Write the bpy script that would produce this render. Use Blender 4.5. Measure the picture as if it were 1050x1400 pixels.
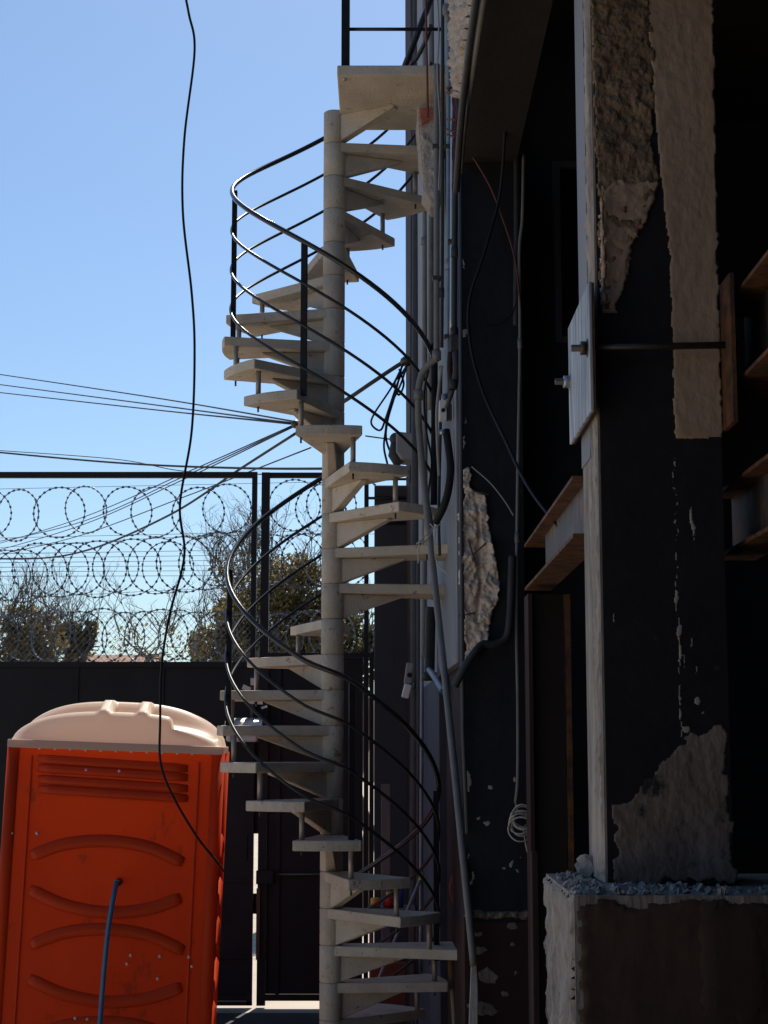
import bpy, bmesh, math, random
from mathutils import Vector, Matrix, noise
R = math.radians
random.seed(7)
S = bpy.context.scene
for o in list(bpy.data.objects): bpy.data.objects.remove(o)
COL = S.collection

# ------------------------------------------------------------------ camera, sky, sun, exposure
EYE = 1.9; FPX = 2300.0; HOR = 1020.0
PITCH = math.atan((HOR - 700) / FPX)
cam_d = bpy.data.cameras.new('camera'); cam = bpy.data.objects.new('camera', cam_d); COL.objects.link(cam)
cam_d.sensor_fit = 'VERTICAL'; cam_d.sensor_height = 36.0; cam_d.lens = FPX / 1400 * 36.0
cam_d.clip_start = 0.05; cam_d.clip_end = 2000
cam.location = (0, 0, EYE); cam.rotation_euler = (R(90) + PITCH, 0, 0)
S.camera = cam

SUN_AZ, SUN_EL = 10.0, 52.0          # degrees right of the view axis, above the horizon (back light)
W = bpy.data.worlds.new('World'); S.world = W; W.use_nodes = True
wn = W.node_tree; wn.nodes.clear()
sky = wn.nodes.new('ShaderNodeTexSky'); sky.sky_type = 'NISHITA'; sky.sun_disc = False
sky.sun_elevation = R(SUN_EL); sky.sun_rotation = R(SUN_AZ)
sky.air_density = 1.0; sky.dust_density = 0.7; sky.ozone_density = 3.0
bg = wn.nodes.new('ShaderNodeBackground'); bg.inputs['Strength'].default_value = 0.073
wo = wn.nodes.new('ShaderNodeOutputWorld')
wt = wn.nodes.new('ShaderNodeMix'); wt.data_type = 'RGBA'; wt.blend_type = 'MULTIPLY'; wt.inputs[0].default_value = 1.0; wt.inputs[7].default_value = (.94, 1.07, 1.16, 1)   # camera white balance
wn.links.new(sky.outputs[0], wt.inputs[6]); wn.links.new(wt.outputs[2], bg.inputs[0]); wn.links.new(bg.outputs[0], wo.inputs[0])
sd = bpy.data.lights.new('sun', 'SUN'); sd.energy = 5.0; sd.angle = R(0.53); sd.color = (1.0, 0.93, 0.82)
so = bpy.data.objects.new('sun', sd); COL.objects.link(so)
sv = Vector((math.sin(R(SUN_AZ)) * math.cos(R(SUN_EL)), math.cos(R(SUN_AZ)) * math.cos(R(SUN_EL)), math.sin(R(SUN_EL))))
so.rotation_euler = sv.to_track_quat('Z', 'Y').to_euler(); so.location = sv * 30
S.render.engine = 'CYCLES'
S.view_settings.view_transform = 'Standard'; S.view_settings.look = 'None'
S.view_settings.exposure = 0.55; S.view_settings.gamma = 1.0; S.view_settings.use_curve_mapping = False

# ------------------------------------------------------------------ helpers
def ray(px, py):
    u = (px - 525) / FPX; v = (700 - py) / FPX
    return Vector((u, math.cos(PITCH) - v * math.sin(PITCH), math.sin(PITCH) + v * math.cos(PITCH)))
def P(px, py, Y):
    d = ray(px, py); return Vector((0, 0, EYE)) + d * (Y / d.y)
def onplane(px, py, p0, n):
    d = ray(px, py); c = Vector((0, 0, EYE)); return c + d * ((p0 - c).dot(n) / d.dot(n))
def X(px, py, Y): return P(px, py, Y).x
def Z(py, Y): return P(525, py, Y).z

def catmull(pts, k=8):
    pts = [Vector(p) for p in pts]
    if len(pts) < 3: return pts
    out = []
    q = [pts[0] * 2 - pts[1]] + pts + [pts[-1] * 2 - pts[-2]]
    for i in range(1, len(q) - 2):
        a, b, c, d = q[i - 1], q[i], q[i + 1], q[i + 2]
        for j in range(k):
            t = j / k
            out.append(0.5 * ((2 * b) + (c - a) * t + (2 * a - 5 * b + 4 * c - d) * t * t + (3 * b - a - 3 * c + d) * t ** 3))
    out.append(pts[-1]); return out

class MB:
    def __init__(s): s.v = []; s.f = []; s.sm = []
    def add(s, vs, fs, smooth=False):
        b = len(s.v); s.v += [Vector(v) for v in vs]
        s.f += [tuple(i + b for i in f) for f in fs]; s.sm += [smooth] * len(fs); return s
    def box(s, x0, x1, y0, y1, z0, z1, M=None):
        vs = [Vector((x, y, z)) for z in (z0, z1) for y in (y0, y1) for x in (x0, x1)]
        if M: vs = [M @ v for v in vs]
        return s.add(vs, [(0, 2, 3, 1), (4, 5, 7, 6), (0, 1, 5, 4), (2, 6, 7, 3), (0, 4, 6, 2), (1, 3, 7, 5)])
    def bar(s, a, b, w, h, up=(0, 0, 1)):
        a = Vector(a); b = Vector(b); d = (b - a); L = d.length; d.normalize()
        u = Vector(up); x = d.cross(u)
        if x.length < 1e-4: x = d.cross(Vector((0, 1, 0)))
        x.normalize(); y = x.cross(d)
        M = Matrix((x, d, y)).transposed().to_4x4(); M.translation = a
        return s.box(-w / 2, w / 2, 0, L, -h / 2, h / 2, M)
    def tube(s, pts, r, n=8, cap=True, sx=1.0):
        pts = [Vector(p) for p in pts]
        rr = r if isinstance(r, (list, tuple)) else [r] * len(pts)
        vs = []; fr = None
        for i, p in enumerate(pts):
            t = (pts[min(i + 1, len(pts) - 1)] - pts[max(i - 1, 0)])
            if t.length < 1e-9: t = Vector((0, 0, 1))
            t.normalize()
            if fr is None:
                fr = t.orthogonal().normalized()
            else:
                fr = fr - t * fr.dot(t)
                fr = fr.normalized() if fr.length > 1e-6 else t.orthogonal().normalized()
            bn = t.cross(fr)
            for k in range(n):
                a = 2 * math.pi * k / n
                vs.append(p + (fr * math.cos(a) * sx + bn * math.sin(a)) * rr[i])
        fs = []
        for i in range(len(pts) - 1):
            for k in range(n):
                fs.append((i * n + k, i * n + (k + 1) % n, (i + 1) * n + (k + 1) % n, (i + 1) * n + k))
        b0 = len(s.v); s.add(vs, fs, True)
        if cap:
            s.f.append(tuple(b0 + k for k in reversed(range(n)))); s.sm.append(False)
            e = b0 + (len(pts) - 1) * n
            s.f.append(tuple(e + k for k in range(n))); s.sm.append(False)
        return s
    def prism(s, poly, z0, z1):
        n = len(poly)
        vs = [(x, y, z0) for x, y in poly] + [(x, y, z1) for x, y in poly]
        return s.add(vs, [tuple(reversed(range(n))), tuple(range(n, 2 * n))] + [(i, (i + 1) % n, n + (i + 1) % n, n + i) for i in range(n)])
    def ball(s, c, r, n=8, m=6, sc=(1, 1, 1)):
        c = Vector(c); vs = []; fs = []
        for i in range(m + 1):
            th = math.pi * i / m
            for k in range(n):
                a = 2 * math.pi * k / n
                vs.append(c + Vector((math.sin(th) * math.cos(a) * sc[0], math.sin(th) * math.sin(a) * sc[1], math.cos(th) * sc[2])) * r)
        for i in range(m):
            for k in range(n):
                fs.append((i * n + k, (i + 1) * n + k, (i + 1) * n + (k + 1) % n, i * n + (k + 1) % n))
        return s.add(vs, fs, True)
    def mesh(s, name, mat, org=Vector((0, 0, 0))):
        me = bpy.data.meshes.new(name)
        me.from_pydata([tuple(v - org) for v in s.v], [], s.f); me.update()
        me.polygons.foreach_set('use_smooth', s.sm)
        if mat: me.materials.append(mat)
        return me
    def build(s, name, mat, parent=None, org=None):
        """world-space geometry; parent is an unrotated empty (or a mesh object standing at its own location)"""
        if parent is not None:
            po = wloc(parent)
            o = bpy.data.objects.new(name, s.mesh(name, mat, po)); COL.objects.link(o); o.parent = parent
        else:
            if org is None:
                mn = [min(v[i] for v in s.v) for i in range(3)]; mx = [max(v[i] for v in s.v) for i in range(3)]
                org = Vector(((mn[0] + mx[0]) / 2, (mn[1] + mx[1]) / 2, mn[2]))
            o = bpy.data.objects.new(name, s.mesh(name, mat, org)); COL.objects.link(o); o.location = org
        return o
    def local(s, name, mat, parent):
        """geometry given in the parent's own frame"""
        o = bpy.data.objects.new(name, s.mesh(name, mat)); COL.objects.link(o); o.parent = parent; return o
def wloc(o):
    v = Vector(o.location); p = o.parent
    while p: v += Vector(p.location); p = p.parent
    return v
def tag(o, label=None, cat=None, group=None, kind=None):
    if label: o['label'] = label
    if cat: o['category'] = cat
    if group: o['group'] = group
    if kind: o['kind'] = kind
    return o
def thing(name, label, cat, loc=(0, 0, 0), group=None, rot=(0, 0, 0)):
    o = bpy.data.objects.new(name, None); COL.objects.link(o); o.location = loc; o.rotation_euler = rot
    o.empty_display_size = 0.1
    return tag(o, label, cat, group)
def inst(me, name, parent, loc=(0, 0, 0), rot=(0, 0, 0)):
    o = bpy.data.objects.new(name, me); COL.objects.link(o); o.parent = parent; o.location = loc; o.rotation_euler = rot; return o
def bevel(o, w=0.004, n=2):
    m = o.modifiers.new('bevel', 'BEVEL'); m.width = w; m.segments = n; m.limit_method = 'ANGLE'; m.angle_limit = R(40); return o

# ------------------------------------------------------------------ materials
def mat(name, c, rough=0.7, metal=0.0, c2=None, sc=6.0, amt=0.5, bump=0.0, bsc=60.0, stretch=(1, 1, 1), c3=None, sc3=2.0, th3=0.62, trans=0.0, spec=0.5, rnd=0.0):
    m = bpy.data.materials.new(name); m.use_nodes = True; nt = m.node_tree; N = nt.nodes; L = nt.links
    b = N['Principled BSDF']; b.inputs['Roughness'].default_value = rough; b.inputs['Metallic'].default_value = metal
    b.inputs['Specular IOR Level'].default_value = spec
    b.inputs['Base Color'].default_value = (*c, 1)
    tc = N.new('ShaderNodeTexCoord'); mp = N.new('ShaderNodeMapping'); mp.inputs['Scale'].default_value = stretch
    geo = N.new('ShaderNodeNewGeometry')
    L.new(geo.outputs['Position'], mp.inputs['Vector'])
    col = None
    if c2:
        n = N.new('ShaderNodeTexNoise'); n.inputs['Scale'].default_value = sc; n.inputs['Detail'].default_value = 8; n.inputs['Roughness'].default_value = 0.65
        L.new(mp.outputs[0], n.inputs['Vector'])
        r = N.new('ShaderNodeValToRGB'); r.color_ramp.elements[0].position = 0.5 - amt * .3; r.color_ramp.elements[1].position = 0.5 + amt * .3
        r.color_ramp.elements[0].color = (*c, 1); r.color_ramp.elements[1].color = (*c2, 1)
        L.new(n.outputs[0], r.inputs[0]); col = r.outputs[0]
    if c3:
        n3 = N.new('ShaderNodeTexNoise'); n3.inputs['Scale'].default_value = sc3; n3.inputs['Detail'].default_value = 10; n3.inputs['Roughness'].default_value = 0.7
        L.new(mp.outputs[0], n3.inputs['Vector'])
        r3 = N.new('ShaderNodeValToRGB'); r3.color_ramp.elements[0].position = th3 - .035; r3.color_ramp.elements[1].position = th3 + 0.02
        r3.color_ramp.elements[0].color = (0, 0, 0, 1); r3.color_ramp.elements[1].color = (1, 1, 1, 1)
        L.new(n3.outputs[0], r3.inputs[0])
        mx = N.new('ShaderNodeMix'); mx.data_type = 'RGBA'
        L.new(r3.outputs[0], mx.inputs[0])
        if col: L.new(col, mx.inputs[6])
        else: mx.inputs[6].default_value = (*c, 1)
        mx.inputs[7].default_value = (*c3, 1); col = mx.outputs[2]
    if rnd:
        oi = N.new('ShaderNodeObjectInfo'); mr = N.new('ShaderNodeMapRange'); mr.inputs[3].default_value = 1 - rnd; mr.inputs[4].default_value = 1 + rnd
        L.new(oi.outputs['Random'], mr.inputs[0])
        mm = N.new('ShaderNodeMix'); mm.data_type = 'RGBA'; mm.blend_type = 'MULTIPLY'; mm.inputs[0].default_value = 1
        if col: L.new(col, mm.inputs[6])
        else: mm.inputs[6].default_value = (*c, 1)
        cc = N.new('ShaderNodeCombineColor')
        for i in range(3): L.new(mr.outputs[0], cc.inputs[i])
        L.new(cc.outputs[0], mm.inputs[7]); col = mm.outputs[2]
    if col: L.new(col, b.inputs['Base Color'])
    if bump:
        nb = N.new('ShaderNodeTexNoise'); nb.inputs['Scale'].default_value = bsc; nb.inputs['Detail'].default_value = 6
        L.new(mp.outputs[0], nb.inputs['Vector'])
        bp = N.new('ShaderNodeBump'); bp.inputs['Strength'].default_value = bump; bp.inputs['Distance'].default_value = 0.01
        L.new(nb.outputs[0], bp.inputs['Height']); L.new(bp.outputs[0], b.inputs['Normal'])
    if trans:
        tr = N.new('ShaderNodeBsdfTranslucent'); tr.inputs[0].default_value = (*c, 1)
        if col: L.new(col, tr.inputs[0])
        ms = N.new('ShaderNodeMixShader'); ms.inputs[0].default_value = trans
        out = N['Material Output']; L.new(b.outputs[0], ms.inputs[1]); L.new(tr.outputs[0], ms.inputs[2]); L.new(ms.outputs[0], out.inputs[0])
    return m
M = {}
M['stair'] = mat('stair_concrete', (.57, .495, .40), .85, c2=(.45, .385, .31), sc=7, amt=.5, bump=.45, bsc=90, c3=(.22, .185, .145), sc3=16, th3=.64, rnd=.10)
M['rail'] = mat('rail_black_steel', (.010, .010, .012), .36, 0.0, c2=(.016, .016, .018), sc=20, spec=.4)
M['hand'] = mat('handrail_black_gloss', (.012, .012, .014), .2, c2=(.016, .016, .018), sc=20, spec=.6)
M['railp'] = mat('post_black_steel', (.010, .010, .011), .55, c2=(.015, .015, .016), sc=20, spec=.2)
M['rod'] = mat('baluster_steel', (.42, .38, .33), .45, .35, c2=(.34, .29, .24), sc=30)
M['red'] = mat('toilet_red_plastic', (.66, .066, .011), .5, c2=(.54, .052, .010), sc=2.2, amt=.7, stretch=(1, 1, .5), bump=.10, bsc=14, c3=(.36, .05, .018), sc3=9, th3=.63, trans=.33, spec=.14)
M['redr'] = mat('toilet_red_ridge', (.64, .050, .003), .42, c2=(.56, .042, .003), sc=3, trans=.3, spec=.3)
M['roofp'] = mat('toilet_roof_plastic', (.97, .87, .72), .38, c2=(.93, .81, .65), sc=4, amt=.8, trans=.5, bump=.05, bsc=20)
M['rivet'] = mat('rivet_grey', (.55, .45, .40), .5)
M['hose'] = mat('blue_hose', (.02, .10, .22), .4, c2=(.03, .13, .26), sc=20)
M['gate'] = mat('gate_black_paint', (.012, .0125, .015), .5, c2=(.018, .018, .021), sc=4, amt=.6, bump=.12, bsc=8, c3=(.035, .033, .032), sc3=14, th3=.72, spec=.2)
M['gatel'] = mat('gate_lower_paint', (.013, .013, .016), .55, c2=(.02, .017, .017), sc=5, amt=.6, bump=.1, bsc=12, c3=(.05, .045, .04), sc3=18, th3=.74, spec=.2)
M['wire'] = mat('razor_wire_steel', (.11, .14, .17), .45, .4)
M['cable'] = mat('black_cable', (.010, .010, .011), .6, spec=.2)
M['cableg'] = mat('grey_cable', (.30, .28, .26), .6)
M['cablew'] = mat('pale_cable', (.55, .50, .44), .6, c2=(.42, .37, .31), sc=30)
M['cabler'] = mat('red_cable', (.13, .03, .025), .6)
M['black'] = mat('black_wall_paint', (.013, .0135, .017), .6, c2=(.021, .021, .025), sc=5, amt=.8, bump=.5, bsc=14, c3=(.045, .043, .042), sc3=9, th3=.68, spec=.2)
M['blackb'] = mat('black_pillar_paint', (.014, .014, .017), .6, c2=(.022, .020, .021), sc=6, amt=.8, bump=.5, bsc=14, c3=(.055, .048, .042), sc3=9, th3=.69, spec=.2)
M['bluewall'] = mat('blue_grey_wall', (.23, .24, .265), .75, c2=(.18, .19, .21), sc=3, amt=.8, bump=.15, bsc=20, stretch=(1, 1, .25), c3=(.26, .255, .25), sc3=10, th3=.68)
M['blueshade'] = mat('shaded_blue_lower_wall', (.075, .08, .10), .75, c2=(.055, .058, .075), sc=3, amt=.8, bump=.15, bsc=20, stretch=(1, 1, .25), spec=.25)  # darker copy of the blue grey wall, shade put into its colour
M['brownwall'] = mat('brown_dado_paint', (.045, .022, .018), .7, c2=(.03, .016, .014), sc=6, amt=.7, bump=.2, bsc=25, spec=.2)
M['soffit'] = mat('soffit_brown', (.030, .024, .022), .8, c2=(.022, .018, .018), sc=5, bump=.25, bsc=30, spec=.2)
M['plaster'] = mat('tan_plaster', (.43, .30, .205), .9, c2=(.33, .225, .15), sc=5, amt=.6, bump=.6, bsc=35, stretch=(1, 1, .5), c3=(.13, .085, .06), sc3=22, th3=.73)
M['plaster2'] = mat('brown_render_coat', (.24, .185, .15), .92, c2=(.15, .112, .09), sc=9, amt=.4, bump=.9, bsc=34, stretch=(1, 1, .6), c3=(.02, .019, .019), sc3=7, th3=.60)
M['brick'] = mat('exposed_brown_masonry', (.27, .18, .105), .95, c2=(.13, .085, .055), sc=9, amt=.5, bump=1.0, bsc=70, stretch=(1, 1, .7), c3=(.06, .04, .028), sc3=7, th3=.63)
M['spall'] = mat('spalled_concrete', (.78, .65, .53), .95, c2=(.62, .50, .40), sc=18, amt=.6, bump=.7, bsc=80, c3=(.22, .16, .12), sc3=16, th3=.67)
M['stub'] = mat('broken_wall_stub', (.50, .43, .37), .95, c2=(.36, .31, .27), sc=22, amt=.5, bump=.9, bsc=90)
M['bare'] = mat('bare_concrete_edge', (.36, .31, .26), .9, c2=(.17, .142, .12), sc=12, amt=.42, bump=1.0, bsc=45, stretch=(1, 1, .22), c3=(.07, .06, .05), sc3=16, th3=.64)
M['debris'] = mat('dusty_rubble', (.40, .37, .34), .95, c2=(.24, .215, .19), sc=30, bump=.4)
M['chip'] = mat('paint_chip', (.42, .38, .32), .9, c2=(.3, .26, .22), sc=30)
M['terracotta'] = mat('terracotta_patch', (.42, .13, .08), .85, c2=(.34, .10, .07), sc=20)
M['lowwall'] = mat('dark_brown_low_wall', (.085, .050, .035), .75, c2=(.045, .028, .022), sc=5, amt=.45, bump=.35, bsc=16, stretch=(1, 1, .3), c3=(.09, .065, .05), sc3=12, th3=.70, spec=.2)
M['rust'] = mat('rusty_steel', (.040, .022, .013), .75, .0, c2=(.16, .058, .017), sc=14, amt=.36, bump=.3, bsc=60, c3=(.19, .08, .025), sc3=10, th3=.63)
M['rustgrey'] = mat('mill_scale_steel', (.10, .092, .10), .6, .1, c2=(.065, .042, .032), sc=9, amt=.35, bump=.2, bsc=50, stretch=(1, 1, .5), c3=(.26, .115, .035), sc3=8, th3=.61)
M['plate'] = mat('scuffed_steel_plate', (.44, .46, .50), .6, 0, c2=(.15, .17, .20), sc=26, amt=.36, stretch=(1, 1, .10), bump=.2, bsc=50, c3=(.62, .63, .64), sc3=30, th3=.62)
M['darksteel'] = mat('dark_steel', (.06, .055, .05), .45, .7, c2=(.10, .075, .055), sc=30)
M['zinc'] = mat('galvanised_steel', (.42, .46, .50), .35, .75, c2=(.34, .37, .40), sc=14)
M['pvc'] = mat('grey_conduit', (.175, .168, .155), .55, c2=(.135, .13, .12), sc=12, c3=(.12, .11, .1), sc3=25, th3=.7)
M['pvcd'] = mat('dark_conduit', (.035, .036, .04), .5, c2=(.05, .05, .05), sc=12, spec=.2)
M['pvcblue'] = mat('pale_blue_conduit', (.20, .245, .30), .45, .2, c2=(.15, .18, .22), sc=12)
M['bead'] = mat('dark_grey_bead', (.075, .077, .085), .6, spec=.3)
M['white'] = mat('white_plastic', (.62, .60, .57), .5, c2=(.55, .53, .5), sc=12)
M['ground'] = mat('yard_concrete', (.42, .36, .29), .9, c2=(.36, .305, .245), sc=1.5, amt=.7, bump=.4, bsc=30, c3=(.26, .22, .18), sc3=3, th3=.62)
M['bark'] = mat('bark', (.10, .075, .055), .95, c2=(.07, .052, .04), sc=10)
M['leafo'] = mat('olive_leaf', (.14, .125, .055), .6, c2=(.20, .15, .065), sc=3, amt=.5, trans=.5)
M['leafg'] = mat('green_leaf', (.10, .12, .045), .6, c2=(.15, .12, .05), sc=3, amt=.5, trans=.5)
M['house'] = mat('house_white', (.7, .68, .64), .8)
M['tile'] = mat('house_roof', (.30, .16, .11), .8)
M['hill'] = mat('far_scrub', (.06, .065, .035), .9, c2=(.09, .08, .05), sc=2)
M['board'] = mat('weathered_board', (.16, .14, .13), .85, c2=(.10, .09, .085), sc=9, stretch=(1, 1, .2))
M['ply'] = mat('red_panel', (.16, .055, .035), .8, c2=(.11, .04, .03), sc=9)
M['wood'] = mat('timber_lath', (.30, .20, .12), .8, c2=(.22, .14, .08), sc=12, stretch=(1, 1, .1))
for nm, c in (('yellow', (.55, .34, .03)), ('redp', (.40, .03, .02)), ('bluep', (.03, .12, .33)), ('lime', (.35, .48, .05))): M[nm] = mat(nm + '_plastic', c, .45)
M['lampw'] = mat('lamp_housing', (.62, .60, .58), .3, .4)
M['dark'] = mat('interior_dark', (.040, .041, .048), .8, c2=(.028, .028, .032), sc=2, bump=.3, bsc=14, c3=(.07, .066, .06), sc3=12, th3=.7, spec=.2)
M['greybox'] = mat('grey_lamp_box', (.22, .215, .21), .55)

# ------------------------------------------------------------------ ground
g = MB(); g.add([(-150, -60, 0), (150, -60, 0), (150, 400, 0), (-150, 400, 0)], [(0, 1, 2, 3)])
tag(g.build('ground', M['ground'], org=Vector((0, 0, 0))), kind='structure')

a = MB(); a.add([(-4.6, 9.3, .004), (.3, 9.3, .004), (.3, 12.45, .004), (-4.6, 12.45, .004)], [(0, 1, 2, 3)])  # dark sheet over the ground; its colour deepens the shade before the gate
tag(a.build('gate_shade_strip', mat('shade_dark_ground', (.055, .052, .050), .9, c2=(.04, .038, .037), sc=4, bump=.4, bsc=60, c3=(.10, .09, .08), sc3=9, th3=.66), org=Vector((0, 0, 0))), kind='structure')
# ------------------------------------------------------------------ building on the right
def WX(Y): return .325 - .0227 * (Y - 7)          # outer face of the yard-side wall
bld = thing('building', 'tall dark building with blue grey side wall rising beside the spiral staircase', 'building', (1.2, 8, 0))
TOPZ = 10.0
ZB = EYE + .36
def quadbox(name, pts, z0, z1, m, par):
    b = MB(); b.prism(pts, z0, z1); return b.build(name, m, par)
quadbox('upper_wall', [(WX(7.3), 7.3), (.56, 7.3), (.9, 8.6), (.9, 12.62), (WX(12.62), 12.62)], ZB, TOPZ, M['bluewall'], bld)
quadbox('lower_wall', [(WX(8.75), 8.75), (.88, 8.75), (.88, 12.6), (WX(12.6), 12.6)], 0, ZB - .002, M['blueshade'], bld)
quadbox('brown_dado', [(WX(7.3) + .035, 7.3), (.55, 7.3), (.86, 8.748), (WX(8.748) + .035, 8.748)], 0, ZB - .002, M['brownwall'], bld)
b = MB(); b.prism([(WX(12.2) - .006, 12.1), (WX(12.2) + .02, 12.1), (WX(12.2) + .02, 12.618), (WX(12.6) - .03, 12.618)], 0, TOPZ); b.build('corner_trim', M['brownwall'], bld)
# beam over the facade, ceiling slab, interior and the part of the facade that runs on past the camera
SOF = EYE + 2.5
b = MB(); b.box(.327, .572, -4, 7.015, SOF, TOPZ - .01); b.build('facade_beam', M['soffit'], bld)
b = MB(); b.box(.574, 7, -4, 12.5, EYE + 3.3, EYE + 3.6); b.build('ceiling_slab', M['soffit'], bld)
b = MB(); b.box(.902, 7, 8.6, 8.8, 0, EYE + 3.3); b.build('interior_back_wall', M['dark'], bld)
b = MB(); b.box(.577, .9, 7.36, 7.5, 0, EYE + 3.3); b.build('interior_return_wall', M['dark'], bld)
b = MB(); b.box(6.0, 6.2, -4, 8.6, 0, EYE + 3.3); b.build('interior_side_wall', M['dark'], bld)
b = MB(); b.box(.62, .9, -4, 2.4, 0, SOF + .0); b.build('facade_wall', M['soffit'], bld)
b = MB(); b.box(-9.0, 6.0, -4.6, -4.02, 0, 5.6); b.build('rear_sky_blocker', M['black'], bld)  # unseen wall added behind the camera to cut frontal sky light
b = MB(); b.box(.92, 5.9, -3.9, 8.5, .004, .05); b.build('interior_floor', M['dark'], bld)
# window frame seen dimly inside the opening
Yw = 7.34
wf = MB(); x0, x1, z0, z1 = X(757, 330, Yw), X(800, 330, Yw), Z(470, Yw), Z(222, Yw)
for a, c, d, e in ((x0, x0 + .03, z0, z1), (x0 + .032, x1, z0, z0 + .03), (x0 + .032, x1, z1 - .03, z1)): wf.box(a, c, Yw - .02, Yw + .019, d, e)
wfo = wf.build('window_frame', M['bead'], bld)
b = MB(); b.box(x0 + .033, x1, Yw, Yw + .015, z0 + .033, z1 - .033); b.build('window_pane', mat('dark_glass', (.01, .01, .012), .1), bld)

# ---- relief patches: broken plaster, spalled concrete, flaking paint
def relief(name, out_px, p0, n, m, parent, thick=.006, amp=.004, step=.006, seed=0, fs=18.0, rag=.010, up=Vector((0, 0, 1)), px=True, groove=None):
    rjit = random.Random(seed)
    n = Vector(n).normalized(); u = up.cross(n).normalized(); v = n.cross(u); p0 = Vector(p0)
    pts = [onplane(a, c, p0, n) for a, c in out_px] if px else [Vector(q) for q in out_px]
    q = [((p - p0).dot(u), (p - p0).dot(v)) for p in pts]
    def inside(x, y):
        r = False; j = len(q) - 1
        for i in range(len(q)):
            if (q[i][1] > y) != (q[j][1] > y) and x < (q[j][0] - q[i][0]) * (y - q[i][1]) / (q[j][1] - q[i][1]) + q[i][0]: r = not r
            j = i
        return r
    gq = []
    if groove:
        gq = [((p - p0).dot(u), (p - p0).dot(v)) for p in [onplane(a, c, p0, n) for a, c in groove[0]]]
    def gdist(x, y):
        best = 9
        for (a, c), (d, e) in zip(gq, gq[1:]):
            L2 = (d - a) ** 2 + (e - c) ** 2; t = max(0, min(1, ((x - a) * (d - a) + (y - c) * (e - c)) / L2)); best = min(best, math.hypot(x - a - t * (d - a), y - c - t * (e - c)))
        return best
    ax = min(a for a, c in q); bx = max(a for a, c in q); ay = min(c for a, c in q); by = max(c for a, c in q)
    nx = int((bx - ax) / step) + 4; ny = int((by - ay) / step) + 4
    so_ = Vector((seed * 7.3, seed * 3.1, 0)); idx = {}; hs = {}
    for j in range(ny):
        for i in range(nx):
            x = ax + (i - 1) * step; y = ay + (j - 1) * step
            w = noise.noise_vector(Vector((x, y, 0)) * 22 + so_) * rag + noise.noise_vector(Vector((x, y, 3)) * 70 + so_) * rag * .45
            if inside(x + w.x, y + w.y): hs[(i, j)] = (x, y)
    b = MB()
    for (i, j), (x, y) in hs.items():
        edge = any((i + a, j + c) not in hs for a, c in ((1, 0), (-1, 0), (0, 1), (0, -1)))
        if edge: h = -.002
        else:
            pv = Vector((x, y, 0)) + so_
            h = thick + amp * (noise.fractal(pv * fs, .75, 2.1, 6) + .6 * noise.noise(pv * fs * .35)); h = max(h, .0012)
            if gq:
                gd = gdist(x + noise.noise(pv * 40) * .008, y); h = max(.0012, h - groove[2] * math.exp(-(gd / groove[1]) ** 2))
        idx[(i, j)] = len(b.v); jx, jy = rjit.uniform(-.38, .38) * step, rjit.uniform(-.38, .38) * step; b.v.append(p0 + u * (x + jx) + v * (y + jy) + n * h)
    for (i, j) in hs:
        k = [(i, j), (i + 1, j), (i + 1, j + 1), (i, j + 1)]
        if all(t in idx for t in k): b.f.append(tuple(idx[t] for t in k)); b.sm.append(True)
    return b.build(name, m, parent) if b.f else None
FR = (0, -1, 0); LF = (-1, 0, 0)

# ---- pillar A (black, beside the pipes)
YA = 7.0
pa = thing('concrete_pillar', 'black painted concrete pillar with a long spalled scar, behind the grey conduits', 'pillar', (.45, 7.15, 0))
xa1 = X(716, 700, YA)
b = MB(); b.box(.325, xa1, YA, 7.298, EYE - .705, SOF - .002); b.build('pillar_shaft', M['black'], pa)
b = MB(); b.box(.327, xa1 - .002, YA + .002, 7.296, 0, EYE - .707); b.build('pillar_base', M['brownwall'], pa)
p0 = Vector((.4, YA, 2))
relief('spalled_scar', [(632, 642), (645, 640), (645, 668), (664, 680), (667, 715), (677, 745), (680, 780), (684, 810), (674, 840), (666, 880), (653, 895), (636, 905), (633, 850), (628, 800), (627, 740), (627, 700), (634, 690)], p0, FR, M['spall'], pa, .022, .022, .0042, 3, 15, .012, groove=([(652, 690), (655, 730), (654, 770), (657, 800), (653, 830), (650, 850)], .006, .030))
for ra, rb_ in (((638, 766), (664, 743)), ((640, 738), (652, 775)), ((627, 842), (650, 838)), ((648, 672), (668, 676))):
    b = MB(); b.tube([P(*ra, YA - .03), P(*rb_, YA - .034)], .0032, 5); b.build('reinforcing_bar', M['rust'], pa)
relief('ledge_crack', [(634, 1248), (650, 1242), (690, 1246), (724, 1244), (724, 1258), (690, 1256), (660, 1258), (634, 1256)], Vector((.4, YA, 1)), FR, M['plaster2'], pa, .012, .012, .005, 5, 30, .006)
rnd = random.Random(4)
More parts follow.
